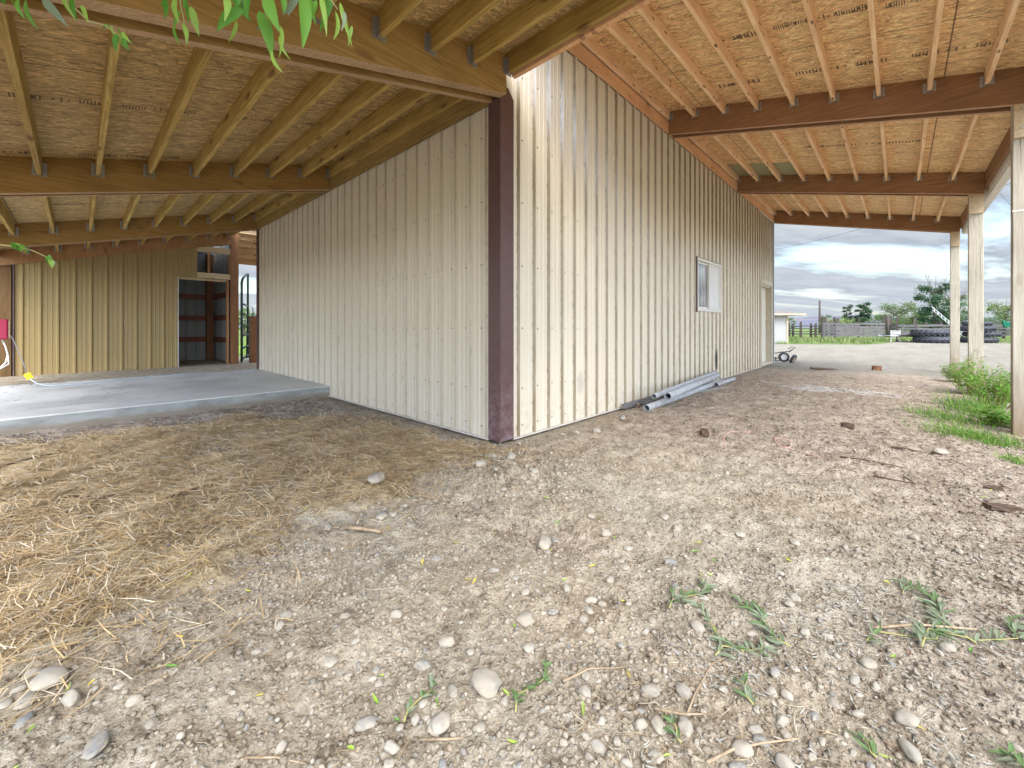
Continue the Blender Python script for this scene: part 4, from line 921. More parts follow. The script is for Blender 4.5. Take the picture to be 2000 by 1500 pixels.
n = len(P); leaves_flat('fallen_leaves', P, .02+.03*rs.rand(n), .006+.005*rs.rand(n), [(.30,.50,.06),(.55,.58,.06),(.16,.34,.06),(.62,.50,.08),(.42,.55,.12)], 'single green and yellow willow leaves dropped on the dirt', .8, .006)
def keep_fl(x, y):
    q = poly_sd(x,y,[(-1.041,-1.866),(0.982,-3.325),(-0.779,-3.209),(-1.718,-2.201)]); return sstep(-.1,.1,q)*np.clip(.05+3*fbm(x,y,.25,3,66),.02,1)
P = scatter(1500, .9, 4.5, keep_fl, (-1.12,.4))
n = len(P); leaves_flat('willow_fluff', P, .008+.024*rs.rand(n), .003+.004*rs.rand(n), [(.36,.345,.30),(.32,.285,.23),(.44,.42,.38),(.26,.23,.17)], 'pale willow catkins and fluff shed over the right foreground', 1.4, .006)
# debris on the slab
n = 420; P = np.stack([-4+3.9*rs.rand(n)**.8, 3.75+3.4*rs.rand(n)**.7, np.full(n,.1462)],1)
n2 = 500; tt = rs.rand(n2); Q = np.stack([-3.8+3.7*tt, 7.05+.42*tt+.05*rs.randn(n2), np.full(n2,.1462)],1); P = np.vstack([P,Q]); n = len(P)
leaves_flat('leaf_litter', P, .015+.05*rs.rand(n)**2, .004+.008*rs.rand(n), [(.16,.11,.08),(.34,.27,.20),(.60,.58,.55),(.45,.40,.34)], 'scraps of dry leaf and stem blown over the concrete slab', .5, .001, rise=1)

# ------------------------------------------------------------------ twigs, sticks, rope, bark
def stick(pts, r, label, name='stick', mat='stick', cat='stick', group='sticks lying on the dirt', lift=.006, taper=.5):
    P = [G(x, y, lift+r*.6) for x, y in pts]
    if len(P) == 2: P = [P[0], P[0].lerp(P[1], .4)+Vector((0,0,.004)), P[0].lerp(P[1], .75)+Vector((.006,-.004,.002)), P[1]]
    mb = MB(); n = len(P); mb.tube([p-P[0] for p in P], [r*(1-taper*i/(n-1)) for i in range(n)], 7)
    o = mb.build(name, M[mat]); o.location = P[0]; return tag(o, label, cat, group)
stick([(-1.676,-0.584),(-1.565,-0.726)], .009, 'short thick pale stick at the edge of the straw', taper=.1)
stick([(-1.651,-1.929),(-1.568,-1.963),(-1.46,-2.026)], .0040, 'thin brown twig slanting through the bottom centre stones')
stick([(-1.494,-2.226),(-1.406,-2.215),(-1.267,-2.217),(-1.16,-2.261)], .0032, 'pale bent twig beside the lower right green sprig')
stick([(-1.543,-2.156),(-1.509,-2.215),(-1.433,-2.272)], .0042, 'greenish twig crossing the foot of the bent pale one')
stick([(-1.602,-2.312),(-1.513,-2.343),(-1.434,-2.393),(-1.366,-2.458)], .0042, 'curved brown twig reaching the bottom edge')
stick([(-2.339,-1.484),(-2.288,-1.545),(-2.24,-1.608)], .0030, 'slim dark twig at the very bottom left of centre')
stick([(-3.083,2.098),(-2.854,2.171),(-2.673,2.328)], .010, 'long dark stick at the left above the straw', mat='bark')
stick([(2.148,-2.598),(2.15,-2.687),(2.196,-2.799)], .009, 'dark stick beside the green grass tuft', mat='bark')
stick([(1.509,-2.298),(1.512,-2.483),(1.587,-2.682)], .006, 'thin dark twig below the dark stick at right', mat='bark')
stick([(1.175,-2.518),(1.224,-2.628),(1.252,-2.742)], .007, 'dark twig lying over the damp litter at right', mat='bark')
stick([(1.354,-2.667),(1.148,-2.722)], .006, 'short forked twig left of the bark slab', mat='bark')
stick([(-0.734,-2.571),(-0.642,-2.688),(-0.503,-2.854)], .0055, 'slim brown twig through the green cuttings at far right')
stick([(-2.616,0.965),(-2.534,0.793),(-2.461,0.766)], .012, 'knobbly grey root scrap in the straw', mat='bark')
stick([(-2.026,-1.759),(-1.985,-1.831),(-1.959,-1.85)], .004, 'light twig under the mottled stone at the bottom')
stick([(-2.885,1.004),(-2.857,0.716)], .009, 'stubby grey stick at the left border', mat='old_plank')
def chunk(p, size, rot, label, mat='bark', name='bark_chunk'):
    bm = bmesh.new(); bmesh.ops.create_cube(bm, size=1); bmesh.ops.subdivide_edges(bm, edges=bm.edges[:], cuts=3, use_grid_fill=True)
    for v in bm.verts:
        k = 1-.5*abs(v.co.x)**2; v.co = Vector((v.co.x*size[0], v.co.y*size[1]*k, v.co.z*size[2]*k)) + .25*min(size)*Vector((mnoise.noise(v.co*4+Vector(p).to_3d()), mnoise.noise(v.co*5), mnoise.noise(v.co*6+Vector((3,1,0)))))
    me = bpy.data.meshes.new(name); bm.to_mesh(me); bm.free(); me.materials.append(M[mat]); o = bpy.data.objects.new(name, me); COL.objects.link(o)
    o.location = G(p[0], p[1], size[2]*.35); o.rotation_euler = (0,.08,rot); return tag(o, label, 'wood scrap')
chunk((1.509,-1.269), (.20,.07,.05), .4, 'dark wedge of wood on the dirt in front of the pipes')
chunk((1.006,-3.078), (.17,.06,.03), -.9, 'dark slab of bark at the right border')
chunk((1.405,-3.087), (.12,.05,.03), -.5, 'smaller brown bark piece above the dark slab')
chunk((9.764,-1.308), (.75,.10,.05), -.6, 'dark fallen board on the pale yard', name='wood_scrap')
chunk((10.629,-2.237), (.22,.16,.12), .2, 'rust-brown lump on the edge of the pale yard', name='wood_scrap', mat='post_red')
chunk((2.868,-2.247), (.20,.10,.05), .2, 'dark chip of wood in the middle of the damp litter', name='wood_scrap')
chunk((-2.183,0.447), (.16,.06,.025), .5, 'flat grey bark flake in the straw', name='wood_scrap')
M['rope'] = material('faded_orange_rope', lambda t: dict(col=t.mix(t.noise(t.coords(), 90, 3), (.46,.24,.19), (.62,.42,.36)), rough=.8))
chunk((2.495,-0.043), (.16,.09,.07), .6, 'clump of dry weed and dirt caught at the near end of the pipe pile', mat='stick', name='dirt_clump')
def rope(pts, label):
    P = [G(x,y,.008) for x,y in pts]; Q = []
    for i in range(len(P)-1):
        for k in range(4): f = k/4; a = P[max(i-1,0)]; b = P[i]; c = P[i+1]; d_ = P[min(i+2,len(P)-1)]; Q.append(.5*((2*b)+(c-a)*f+(2*a-5*b+4*c-d_)*f*f+(3*b-a-3*c+d_)*f**3))
    Q.append(P[-1]); mb = MB(); mb.tube([q-Q[0]for q in Q], .0042, 6); o = mb.build('rope', M['rope']); o.location = Q[0]; tag(o, label, 'rope', 'faded orange twine on the dirt')
rope([(1.306,-1.512),(1.48,-1.452),(1.671,-1.443),(1.788,-1.484),(1.912,-1.589)], 'faded orange twine curling on the dirt left of its loop')
rope([(1.757,-1.801),(1.591,-1.864),(1.579,-1.943),(1.705,-1.941),(1.755,-1.874),(1.727,-1.819),(1.558,-1.965),(1.542,-2.076),(1.462,-2.172)], 'faded orange twine tied in a flat loop')

# ------------------------------------------------------------------ willow leaves
M['leaf'] = material('willow_leaf', lambda t: dict(col=t.mix(t.rand(), t.mix(t.noise(t.coords(), 30, 3), (.055,.17,.018), (.10,.26,.03)), (.16,.34,.045)), rough=.5), spec=.25, leaf=.45)
M['leaf_pale'] = material('young_willow_leaf', col=(.30,.46,.08), rough=.45, spec=.4, leaf=.5)
M['leaf_under'] = material('silvery_leaf', col=(.20,.24,.15), rough=.7, leaf=.3)
M['twig'] = material('green_twig', col=(.30,.27,.10), rough=.6)
def leaf_into(mb, a, b, w_, n=8, sag=.12, mi=0, side=None):
    a = Vector(a); b = Vector(b); d = b-a; L = d.length
    s_ = side if side is not None else d.cross(Vector((random.uniform(-1,1), random.uniform(-1,1), random.uniform(-.3,.3)))).normalized()
    nn = d.cross(s_).normalized(); vs = []; kx = random.uniform(-.08,.08)
    for i in range(n+1):
        f = i/n; c = a + d*f + nn*(sag*L*math.sin(math.pi*f)*.6) + s_*(kx*L*math.sin(math.pi*f))
        ww = w_*.5*(math.sin(math.pi*min(1,f**.75))**.85 if 0 < f < 1 else .03)*(1-.25*f)
        cup = .30*ww
        vs += [c - s_*ww + nn*cup, c - s_*ww*.5 + nn*cup*.4, c, c + s_*ww*.5 + nn*cup*.4, c + s_*ww + nn*cup]
    mb.add(vs, [(i*5+j, i*5+j+1, i*5+j+6, i*5+j+5) for i in range(n) for j in range(4)], mi, True)
def spray(label, twig, leaves, d_side):
    o = tag(empty('willow_branch', twig[0]), label, 'branch', 'willow sprays hanging over the view')
    T0 = Vector(twig[0]); mb = MB(); mb.tube([Vector(p)-T0 for p in twig], [.003*(1-.6*i/max(1,len(twig)-1)) for i in range(len(twig))], 6); mb.build('twig', M['twig'], o)
    for (a, b, w_, kind) in leaves:
        mb = MB(); a = Vector(a); vdir = ((a+Vector(b))/2 - Vector((-2.616,-2.645,1.03))).normalized(); side = (Vector(b)-a).cross(vdir).normalized()
        th = random.uniform(-.9,.9); side = Matrix.Rotation(th, 3, (Vector(b)-a).normalized()) @ side
        lo = Vector(b)-a; leaf_into(mb, (0,0,0), lo, w_, 9, .10, 0, side); lf = mb.build('leaf', M[('leaf','leaf_pale','leaf_under')[kind]], o); lf.location = a-T0
spray('willow spray hanging in at the top left corner', [(-2.839,-0.571,2.215),(-2.772,-0.688,2.065),(-2.708,-0.786,2.018),(-2.636,-0.892,1.984)], [((-2.727,-0.818,1.968),(-2.714,-0.854,1.894),0.019,0),((-2.717,-0.794,1.979),(-2.691,-0.829,1.886),0.0207,0),((-2.684,-0.794,2.004),(-2.631,-0.844,1.92),0.0258,2),((-2.774,-0.662,2.036),(-2.765,-0.651,2.013),0.0172,0),((-2.756,-0.769,2.006),(-2.737,-0.804,1.947),0.0155,0),((-2.647,-0.852,2.011),(-2.616,-0.885,1.926),0.0138,1),((-2.803,-0.648,2.038),(-2.779,-0.661,1.954),0.0207,0)], None)
spray('thin trailing twig with tiny leaves left of centre top', [(-2.655,-0.916,1.992),(-2.616,-0.958,1.92),(-2.592,-0.984,1.888),(-2.562,-1.016,1.877),(-2.528,-1.052,1.841)], [((-2.607,-1.021,1.906),(-2.595,-1.054,1.845),0.0116,1),((-2.626,-0.965,1.947),(-2.616,-0.983,1.876),0.0132,0),((-2.562,-0.999,1.891),(-2.547,-1.008,1.872),0.0099,0),((-2.554,-0.972,1.906),(-2.562,-0.942,1.899),0.0083,0),((-2.541,-1.073,1.856),(-2.538,-1.091,1.83),0.0083,0),((-2.538,-1.042,1.854),(-2.54,-1.04,1.801),0.0165,0),((-2.532,-1.013,1.871),(-2.513,-1.019,1.826),0.0132,0),((-2.531,-1.102,1.834),(-2.515,-1.14,1.79),0.0116,1),((-2.529,-1.069,1.837),(-2.522,-1.084,1.797),0.0099,0),((-2.549,-1.012,1.886),(-2.539,-1.016,1.857),0.0099,1)], None)
spray('narrow cluster of leaves hanging left of the big one', [(-2.432,-1.082,2.123),(-2.42,-1.124,2.031),(-2.412,-1.148,1.935),(-2.407,-1.168,1.884)], [((-2.457,-1.166,1.942),(-2.454,-1.191,1.864),0.0167,0),((-2.426,-1.165,1.956),(-2.421,-1.178,1.875),0.0183,1),((-2.405,-1.153,1.972),(-2.397,-1.154,1.896),0.0133,0),((-2.39,-1.133,1.967),(-2.37,-1.133,1.888),0.0217,1),((-2.433,-1.176,1.864),(-2.422,-1.201,1.803),0.0117,0),((-2.411,-1.164,1.891),(-2.404,-1.171,1.829),0.0133,1),((-2.413,-1.126,1.946),(-2.423,-1.101,1.891),0.0117,0),((-2.408,-1.22,1.956),(-2.418,-1.23,1.889),0.0133,0),((-2.44,-1.15,1.976),(-2.459,-1.137,1.926),0.015,0)], None)
spray('largest hanging cluster of broad willow leaves', [(-2.312,-1.475,2.036),(-2.314,-1.502,1.904),(-2.313,-1.518,1.833),(-2.306,-1.54,1.764)], [((-2.383,-1.51,1.798),(-2.388,-1.526,1.724),0.0169,1),((-2.349,-1.511,1.782),(-2.392,-1.473,1.725),0.0281,0),((-2.359,-1.466,1.837),(-2.326,-1.494,1.772),0.0239,0),((-2.346,-1.444,1.791),(-2.357,-1.412,1.745),0.0127,1),((-2.343,-1.536,1.811),(-2.347,-1.545,1.744),0.0211,0),((-2.304,-1.542,1.823),(-2.284,-1.564,1.732),0.031,0),((-2.312,-1.499,1.805),(-2.287,-1.512,1.69),0.0324,0),((-2.311,-1.588,1.669),(-2.297,-1.623,1.607),0.0127,1),((-2.288,-1.577,1.743),(-2.292,-1.579,1.665),0.0127,1),((-2.277,-1.554,1.835),(-2.274,-1.55,1.792),0.0169,0),((-2.296,-1.498,1.804),(-2.309,-1.463,1.776),0.0127,2),((-2.295,-1.587,1.71),(-2.28,-1.618,1.647),0.0098,1),((-2.349,-1.494,1.835),(-2.353,-1.49,1.798),0.0197,0),((-2.253,-1.562,1.85),(-2.27,-1.53,1.802),0.0197,2)], None)
spray('right cluster of long leaves with a curled end leaf', [(-2.208,-1.586,2.023),(-2.21,-1.615,1.904),(-2.199,-1.625,1.841),(-2.182,-1.644,1.804)], [((-2.254,-1.62,1.815),(-2.26,-1.634,1.675),0.0316,0),((-2.217,-1.624,1.834),(-2.208,-1.641,1.727),0.0144,1),((-2.213,-1.593,1.838),(-2.217,-1.582,1.797),0.0172,0),((-2.179,-1.594,1.876),(-2.193,-1.559,1.783),0.0287,0),((-2.197,-1.663,1.785),(-2.204,-1.669,1.708),0.0158,1),((-2.179,-1.647,1.824),(-2.158,-1.669,1.714),0.0129,1),((-2.148,-1.646,1.784),(-2.15,-1.629,1.737),0.01,1),((-2.188,-1.69,1.774),(-2.199,-1.699,1.715),0.01,2),((-2.233,-1.607,1.832),(-2.225,-1.623,1.752),0.0158,0),((-2.194,-1.613,1.859),(-2.199,-1.601,1.792),0.0201,0),((-2.233,-1.537,1.871),(-2.248,-1.499,1.827),0.0172,2)], None)
spray('low twig with small leaves crossing the far ledge', [(-2.833,0.082,1.373),(-2.79,0.035,1.365),(-2.746,-0.011,1.352),(-2.706,-0.055,1.326),(-2.677,-0.086,1.284)], [((-2.803,-0.003,1.374),(-2.784,-0.044,1.342),0.0146,0),((-2.797,0.026,1.383),(-2.802,0.024,1.353),0.0146,0),((-2.791,0.054,1.384),(-2.774,0.043,1.347),0.0146,1),((-2.784,0.083,1.38),(-2.762,0.08,1.366),0.0146,0),((-2.77,-0.021,1.364),(-2.772,-0.033,1.337),0.0146,0),((-2.761,0.004,1.36),(-2.752,-0.005,1.339),0.0122,0),((-2.704,-0.021,1.331),(-2.699,-0.013,1.302),0.0195,0),((-2.698,-0.116,1.32),(-2.681,-0.156,1.297),0.0195,0),((-2.691,-0.088,1.312),(-2.685,-0.102,1.273),0.0195,1),((-2.683,-0.061,1.307),(-2.672,-0.067,1.291),0.0146,2),((-2.699,-0.009,1.32),(-2.694,0.006,1.292),0.0146,0),((-2.79,0.001,1.372),(-2.778,-0.027,1.341),0.0146,0)], None)
# ------------------------------------------------------------------ cut willow sprigs lying on the dirt
M['leaf_dull'] = material('dusty_green_leaf', lambda t: dict(col=t.mix(t.noise(t.coords(), 25, 3), (.075,.14,.04), (.15,.22,.09)), rough=.75), leaf=.25)
def fallen(center, n, span, rot, label, L=.07, pale=.35):
    o = tag(empty('fallen_sprig', G(center[0],center[1],0)), label, 'sprig', 'wilted willow sprigs on the dirt'); C0 = o.location
    dv = Vector((math.cos(rot), math.sin(rot), 0)); pts = []
    for i in range(5): q = Vector(center).to_3d() + dv*span*(i/4-.5) + Vector((-dv.y,dv.x,0))*span*.12*math.sin(i*1.7); pts.append(G(q.x,q.y,.012))
    mb = MB(); mb.tube([p-C0 for p in pts], [.0028,.0025,.002,.0017,.001], 5); mb.build('twig', M['twig'], o)
    mg = MB()
    for i in range(n):
        f = random.random(); k = min(3, int(f*4)); b = pts[k].lerp(pts[k+1], f*4-k); a = rot + random.choice((-1,1))*random.uniform(.2,1.2); l = L*random.uniform(.5,1.1)
        e = b + Vector((math.cos(a)*l, math.sin(a)*l, 0)); e = G(e.x, e.y, random.uniform(.003,.022))
        leaf_into(mg, b-C0, e-C0, random.uniform(.007,.012), 5, .15, 0 if random.random() > pale else 1, Vector((-math.sin(a), math.cos(a), random.uniform(-.6,.6))))
    mg.build('foliage', [M['leaf_under'], M['leaf_dull']], o); return o
fallen((-1.004,-2.049), 34, .22, -.3, 'grey-green willow cutting above the centre right stones', .06, .3)
fallen((-1.096,-2.154), 30, .26, 1.2, 'pale fluffy willow cutting just below the first one', .05, .1)
fallen((-0.974,-2.302), 42, .20, 1.0, 'darker green willow cutting with a dense tuft of leaves', .065, .5)
fallen((-1.132,-2.269), 30, .22, -.5, 'grey willow cutting with a long bare stem', .055, .15)
fallen((-0.473,-2.746), 46, .30, .6, 'leafy willow cutting at the right side of the foreground', .08, .4)
fallen((-0.569,-2.825), 50, .45, -.6, 'long trailing willow cutting nearest the right border', .08, .25)
fallen((-0.705,-2.662), 26, .30, -.7, 'sparse willow cutting left of the long trailing one', .05, .2)
fallen((-1.317,-2.323), 16, .07, .9, 'small green leaf tuft among the lower stones', .045, .3)
fallen((-1.576,-2.229), 10, .05, .9, 'tiny green tuft near the bottom edge', .04, .8)
fallen((-1.73,-1.879), 34, .20, .25, 'dark green feathery sprig above the big smooth bottom stone', .03, .8)
fallen((-1.972,-1.678), 20, .12, .25, 'blue-green feathery sprig above the mottled bottom stone', .03, .4)
fallen((-0.374,-2.68), 14, .12, -.4, 'pale green leaf pair upslope of the right hand cuttings', .06, .4)
fallen((-2.679,-0.396), 6, .05, .2, 'dark green leaf cluster on the straw at the left', .045, 1)
fallen((-1.278,-2.59), 9, .04, .8, 'bright green tuft beside the bottom right stones', .04, .9)
fallen((-1.1,-2.848), 12, .08, .8, 'green leaf tuft in the bottom right corner', .05, .7)

# ------------------------------------------------------------------ weeds by the posts
M['grass'] = material('green_grass', lambda t: dict(col=t.attr('tint'), rough=.55), spec=.3, leaf=.4)
GC = [(.10,.24,.03),(.17,.34,.05),(.24,.40,.07),(.07,.18,.025),(.32,.38,.12)]
def grass_patch(name, cx, cy, sx, sy, n, hmin, hmax, label, rot=0, cols=GC, w_=.004):
    a = rs.randn(n)*.5; b = rs.randn(n)*.5; c, s_ = math.cos(rot), math.sin(rot)
    P = np.stack([cx + a*sx*c - b*sy*s_, cy + a*sx*s_ + b*sy*c, np.zeros(n)],1); h = hmin+(hmax-hmin)*rs.rand(n)**1.4
    o = blades(name, P, h, w_*(.7+.6*rs.rand(n)), .55+rs.rand(n)*.95, cols, M['grass'], .7, -.005, rs.rand(n)*.9, 4); return tag(o, label, 'grass', kind='stuff')
g0 = (3.178,-3.171); g1 = (4.177,-3.045); g2_ = (2.235,-3.293)
grass_patch('grass', g0[0], g0[1], .40, .24, 1500, .04, .17, 'fine bright grass tuft in front of the nearest post', .9, w_=.0032)
grass_patch('grass', g1[0], g1[1], .55, .30, 900, .04, .17, 'looser grass behind the bright tuft', .4, w_=.0035)
grass_patch('grass', g2_[0], g2_[1], .10, .08, 160, .03, .09, 'small grass tuft by the nearest post foot', .4)
grass_patch('grass', (5.051,-3.34)[0], (5.051,-3.34)[1], .5, .28, 380, .10, .38, 'tall arching grass under the leafy weed', .3, w_=.006)
def weed(loc, h, spread, nst, label, seed, leafL=.068):
    rr = random.Random(seed); o = tag(empty('leafy_weed', G(*loc)), label, 'weed', 'leafy weeds along the post line')
    st = MB(); lf = MB()
    for i in range(nst):
        a = rr.uniform(0,6.28); rad = spread*rr.random()**.6; hh = h*rr.uniform(.5,1)*(1-.35*rad/spread); base = Vector((math.cos(a)*rad*.35, math.sin(a)*rad*.35, -.02)); top = Vector((math.cos(a)*rad, math.sin(a)*rad, hh))
        pts = [base.lerp(top, f) + Vector((0,0,.10*hh*math.sin(f*3.1))) for f in (0,.25,.5,.75,1)]; st.tube(pts, [.004,.0035,.003,.002,.001], 4)
        for k in range(rr.randint(10,18)):
            f = rr.uniform(.2,1); q = min(3,int(f*4)); p = pts[q].lerp(pts[q+1], f*4-q); la = rr.uniform(0,6.28); l = leafL*rr.uniform(.6,1.5)*(1.3-f*.6)
            e = p + Vector((math.cos(la)*l, math.sin(la)*l, rr.uniform(-.4,.6)*l)); leaf_into(lf, p, e, l*rr.uniform(.22,.42), 3, .2, rr.choice((0,0,0,1)), Vector((-math.sin(la),math.cos(la),rr.uniform(-.5,.5))))
    st.build('stems', M['twig'], o); lf.build('foliage', [M['weed_a'], M['weed_b']], o); return o
M['weed_a'] = material('weed_leaf', lambda t: dict(col=t.mix(t.noise(t.coords(), 6, 3), (.08,.22,.02), (.17,.36,.045)), rough=.5), leaf=.4)
M['weed_b'] = material('weed_leaf_pale', col=(.25,.42,.075), rough=.5, leaf=.4)
weed((5.636,-3.574), .62, .40, 60, 'bright green leafy weed clump between the first two posts', 1)
weed((6.927,-3.484), .70, .38, 52, 'taller leafy weed crowding the foot of the second post', 2)
weed((6.225,-3.826), .50, .30, 34, 'lower leafy weed tucked behind the nearest post', 3)
weed((8.787,-3.438), .55, .30, 26, 'thin leafy weed at the foot of the farthest post', 4)
weed((4.041,-3.441), .26, .26, 24, 'short weed spilling toward the grass tuft', 5)
weed((10.69,-4.913), 1.0, .7, 50, 'weed thicket beyond the nearest post', 6)

# ------------------------------------------------------------------ far yard: grass belt, corral, trees
Pn = 10000; ux = rs.rand(Pn); x_ = 30+16*rs.rand(Pn); y_ = -22+46*rs.rand(Pn); gm = masks(x_, y_)[5] > .4; P = np.stack([x_,y_,np.zeros(Pn)],1)[gm]
o = blades('grass', P, .08+.34*rs.rand(len(P))**1.8, .030+.03*rs.rand(len(P)), .8+rs.rand(len(P))*.7, [(.10,.17,.035),(.16,.22,.06),(.24,.26,.10),(.12,.19,.045),(.28,.26,.13)], M['grass'], .6, 0, rs.rand(len(P))*.6, 3); tag(o, 'rough green grass in front of the corral', 'grass', kind='stuff')
Pn = 2500; P = np.stack([-1+8*rs.rand(Pn), 15+14*rs.rand(Pn), np.zeros(Pn)],1); o = blades('grass', P, .08+.2*rs.rand(Pn), .02+.02*rs.rand(Pn), .8+rs.rand(Pn)*.7, [(.22,.38,.07),(.34,.46,.10)], M['grass'], .6, 0, rs.rand(Pn)*.5, 2); tag(o, 'pasture grass beyond the breezeway gate', 'grass', kind='stuff')
def fence(label, pts, ph, boards, bh, gap, z0, seed, lean=.0):
    """pts: [(x,y,post height)], boards between consecutive posts"""
    rr = random.Random(seed); o = tag(empty('corral_fence', (pts[0][0],pts[0][1],0)), label, 'fence'); O = o.location
    for x, y, h in pts:
        mb = MB(); k = .11; mb.hexa([(x-O.x-k,y-O.y-k,-.2),(x-O.x+k,y-O.y-k,-.2),(x-O.x+k,y-O.y+k,-.2),(x-O.x-k,y-O.y+k,-.2)]+[(x-O.x+dx*k*.85+rr.uniform(-.05,.05),y-O.y+dy*k*.85,h+rr.uniform(-.05,.05)) for dx,dy in ((-1,-1),(1,-1),(1,1),(-1,1))]); mb.build('post', M['old_post'], o)
    for (xa,ya,_), (xb,yb,_) in zip(pts, pts[1:]):
        d = Vector((xb-xa, yb-ya, 0)); L = d.length; nrm = Vector((-d.y, d.x, 0)).normalized()
        for i in range(boards):
            za = z0+i*(bh+gap)+rr.uniform(-.04,.04); zb = z0+i*(bh+gap)+rr.uniform(-.04,.04); hh = bh*rr.uniform(.75,1.05); mb = MB()
            A_ = Vector((xa-O.x,ya-O.y,0)) - nrm*.12; B_ = Vector((xb-O.x,yb-O.y,0)) - nrm*.12; t_ = nrm*.04
            mb.hexa([A_+t_+Vector((0,0,za)),B_+t_+Vector((0,0,zb)),B_-t_+Vector((0,0,zb)),A_-t_+Vector((0,0,za)),A_+t_+Vector((0,0,za+hh)),B_+t_+Vector((0,0,zb+hh)),B_-t_+Vector((0,0,zb+hh)),A_-t_+Vector((0,0,za+hh))])
            mb.build('plank', M['old_plank'], o)
    return o
def FP(u, d, h): return (0,0,0)
F1 = [(46.913,2.865,0.987), (47.1,1.931,0.988), (48.03,0.199,0.988), (48.985,-1.56,0.989)]
fence('solid grey plank corral fence with tall posts in the far yard', [(p[0],p[1],2.0) for p in F1], 2, 5, .24, .035, .12, 1)
F2 = [(50.153,-2.08,0.988), (49.156,-2.477,0.989), (49.591,-3.677,0.99), (50.26,-4.397,0.99), (51.217,-5.424,0.99), (52.557,-6.862,0.99), (54.056,-8.472,0.99), (55.108,-9.602,0.99),(56.703,-11.314,0.99),(58.298,-13.026,0.99)]
fence('brown plank corral fence running behind the tyres and trailer', [(p[0],p[1],1.85 if i < 3 else 1.5) for i,p in enumerate(F2)], 2, 4, .20, .08, .25, 2)
F3 = [(52.983,6.619,0.979), (53.302,6.276,0.979), (50.294,5.104,0.983), (53.482,4.616,0.98), (51.38,3.939,0.983), (48.152,3.003,0.986)]
fence('open rail corral fence beside the white shed', [(p[0],p[1],1.45 if i != 2 else 1.6) for i,p in enumerate(F3)], 2, 4, .11, .17, .25, 3)
for i, (u, hh) in enumerate(((1614,2.1),(1621,1.7),(1637,2.1),(1734,2.3),(1745,2.0),(1952,1.9))):
    pass
EXTRA = [((54.656,3.356,0.98), 2.1, 'far standing fence post just right of the utility pole'), ((55.556,2.39,0.98), 2.1, 'far standing post behind the plank corral, left of the tall trees'), ((57.554,3.178,0.978), 1.7, 'shortest of the far standing posts behind the plank corral'), ((56.656,-1.727,0.983), 2.3, 'far standing post in the gap between the two plank fences')]
for p, hh, lb in EXTRA:
    mb = MB(); mb.tube([(0,0,-.1),(.02,0,hh*.5),(0,.02,hh)], [.16,.15,.14], 8); o = mb.build('wooden_post', M['old_post']); o.location = (p[0],p[1],0); tag(o, lb, 'post', 'loose posts behind the corral')
# utility pole and wires
p = (83.763,7.318,0.954); mb = MB(); mb.tube([(0,0,-.5),(0,0,5.6)], [.19,.14], 10); o = mb.build('utility_pole', M['old_post']); o.location = (p[0],p[1],0); tag(o, 'slim bare utility pole standing behind the corral', 'utility pole')
def wire(a, b, sag, r, label):
    a = Vector(a); b = Vector(b); mb = MB(); mb.tube([a.lerp(b, i/16) - a - Vector((0,0,sag*4*(i/16)*(1-i/16))) for i in range(17)], r, 5, sm=True); o = mb.build('overhead_wire', M['dark']); o.location = a; tag(o, label, 'wire', 'overhead wires')
wire((65.248,12.524,11.897), (36.369,-9.289,10.289), .5, .014, 'overhead wire crossing the sky beyond the open bay')
wire((41.65,-6.156,13.727), (29.531,-7.817,5.252), .1, .008, 'short service wire near the farthest gutter end')

# white shed
sh = tag(empty('white_shed', (0,0,0)), 'small white shed with a shallow overhanging roof across the yard', 'shed')
c0 = Vector((28.783,2.671,1.002)); dirR = Vector((math.sin(.7499), -math.cos(.7499), 0)); dirF = Vector((math.cos(.7499), math.sin(.7499), 0))
Msh = Matrix(((dirR.x, dirF.x, 0, c0.x), (dirR.y, dirF.y, 0, c0.y), (0,0,1,0), (0,0,0,1)))
M['shed'] = material('shed_paint', lambda t: dict(col=t.mix(t.ramp(t.noise(t.mapping(t.coords(), scale=(1,1,.3)), 1.5, 5), [(.4,0),(.75,.6)]), (.34,.325,.31), (.25,.225,.195)), rough=.6))
mb = MB(); mb.box((-2.4,0,-.1),(0,2.2,1.90),0,Msh); mb.box((-2.4,-.012,1.72),(.012,0,1.90),0,Msh); mb.build('wall', M['shed'], sh)
mb = MB(); mb.hexa([Msh@Vector(v) for v in ((-3.2,-.45,1.86),(.85,-.45,1.86),(.85,2.6,1.86),(-3.2,2.6,1.86),(-2.4,.5,2.22),(-.30,.5,2.22),(-.30,1.3,2.22),(-2.4,1.3,2.22))]); mb.build('roof', material('shed_roof', lambda t: dict(col=t.mix(t.noise(t.coords(), 4, 5), (.13,.11,.095), (.20,.175,.155)), rough=.7)), sh)
mb = MB(); mb.box((-3.2,-.48,1.80),(.88,-.452,1.90),0,Msh); mb.box((.852,-.45,1.80),(.88,2.6,1.90),0,Msh); mb.build('fascia', M['header'], sh)
mb = MB(); mb.box((-.06,-.03,.0),(.03,-.001,1.80),0,Msh); mb.box((-.10,-.06,1.25),(-.03,-.031,1.42),0,Msh); mb.build('corner_board', M['header'], sh)
grass_patch('grass', (Msh@Vector((-.8,-.3,0))).x, (Msh@Vector((-.8,-.3,0))).y, 1.6, .3, 140, .1, .35, 'weeds at the foot of the white shed', -.8, w_=.03)

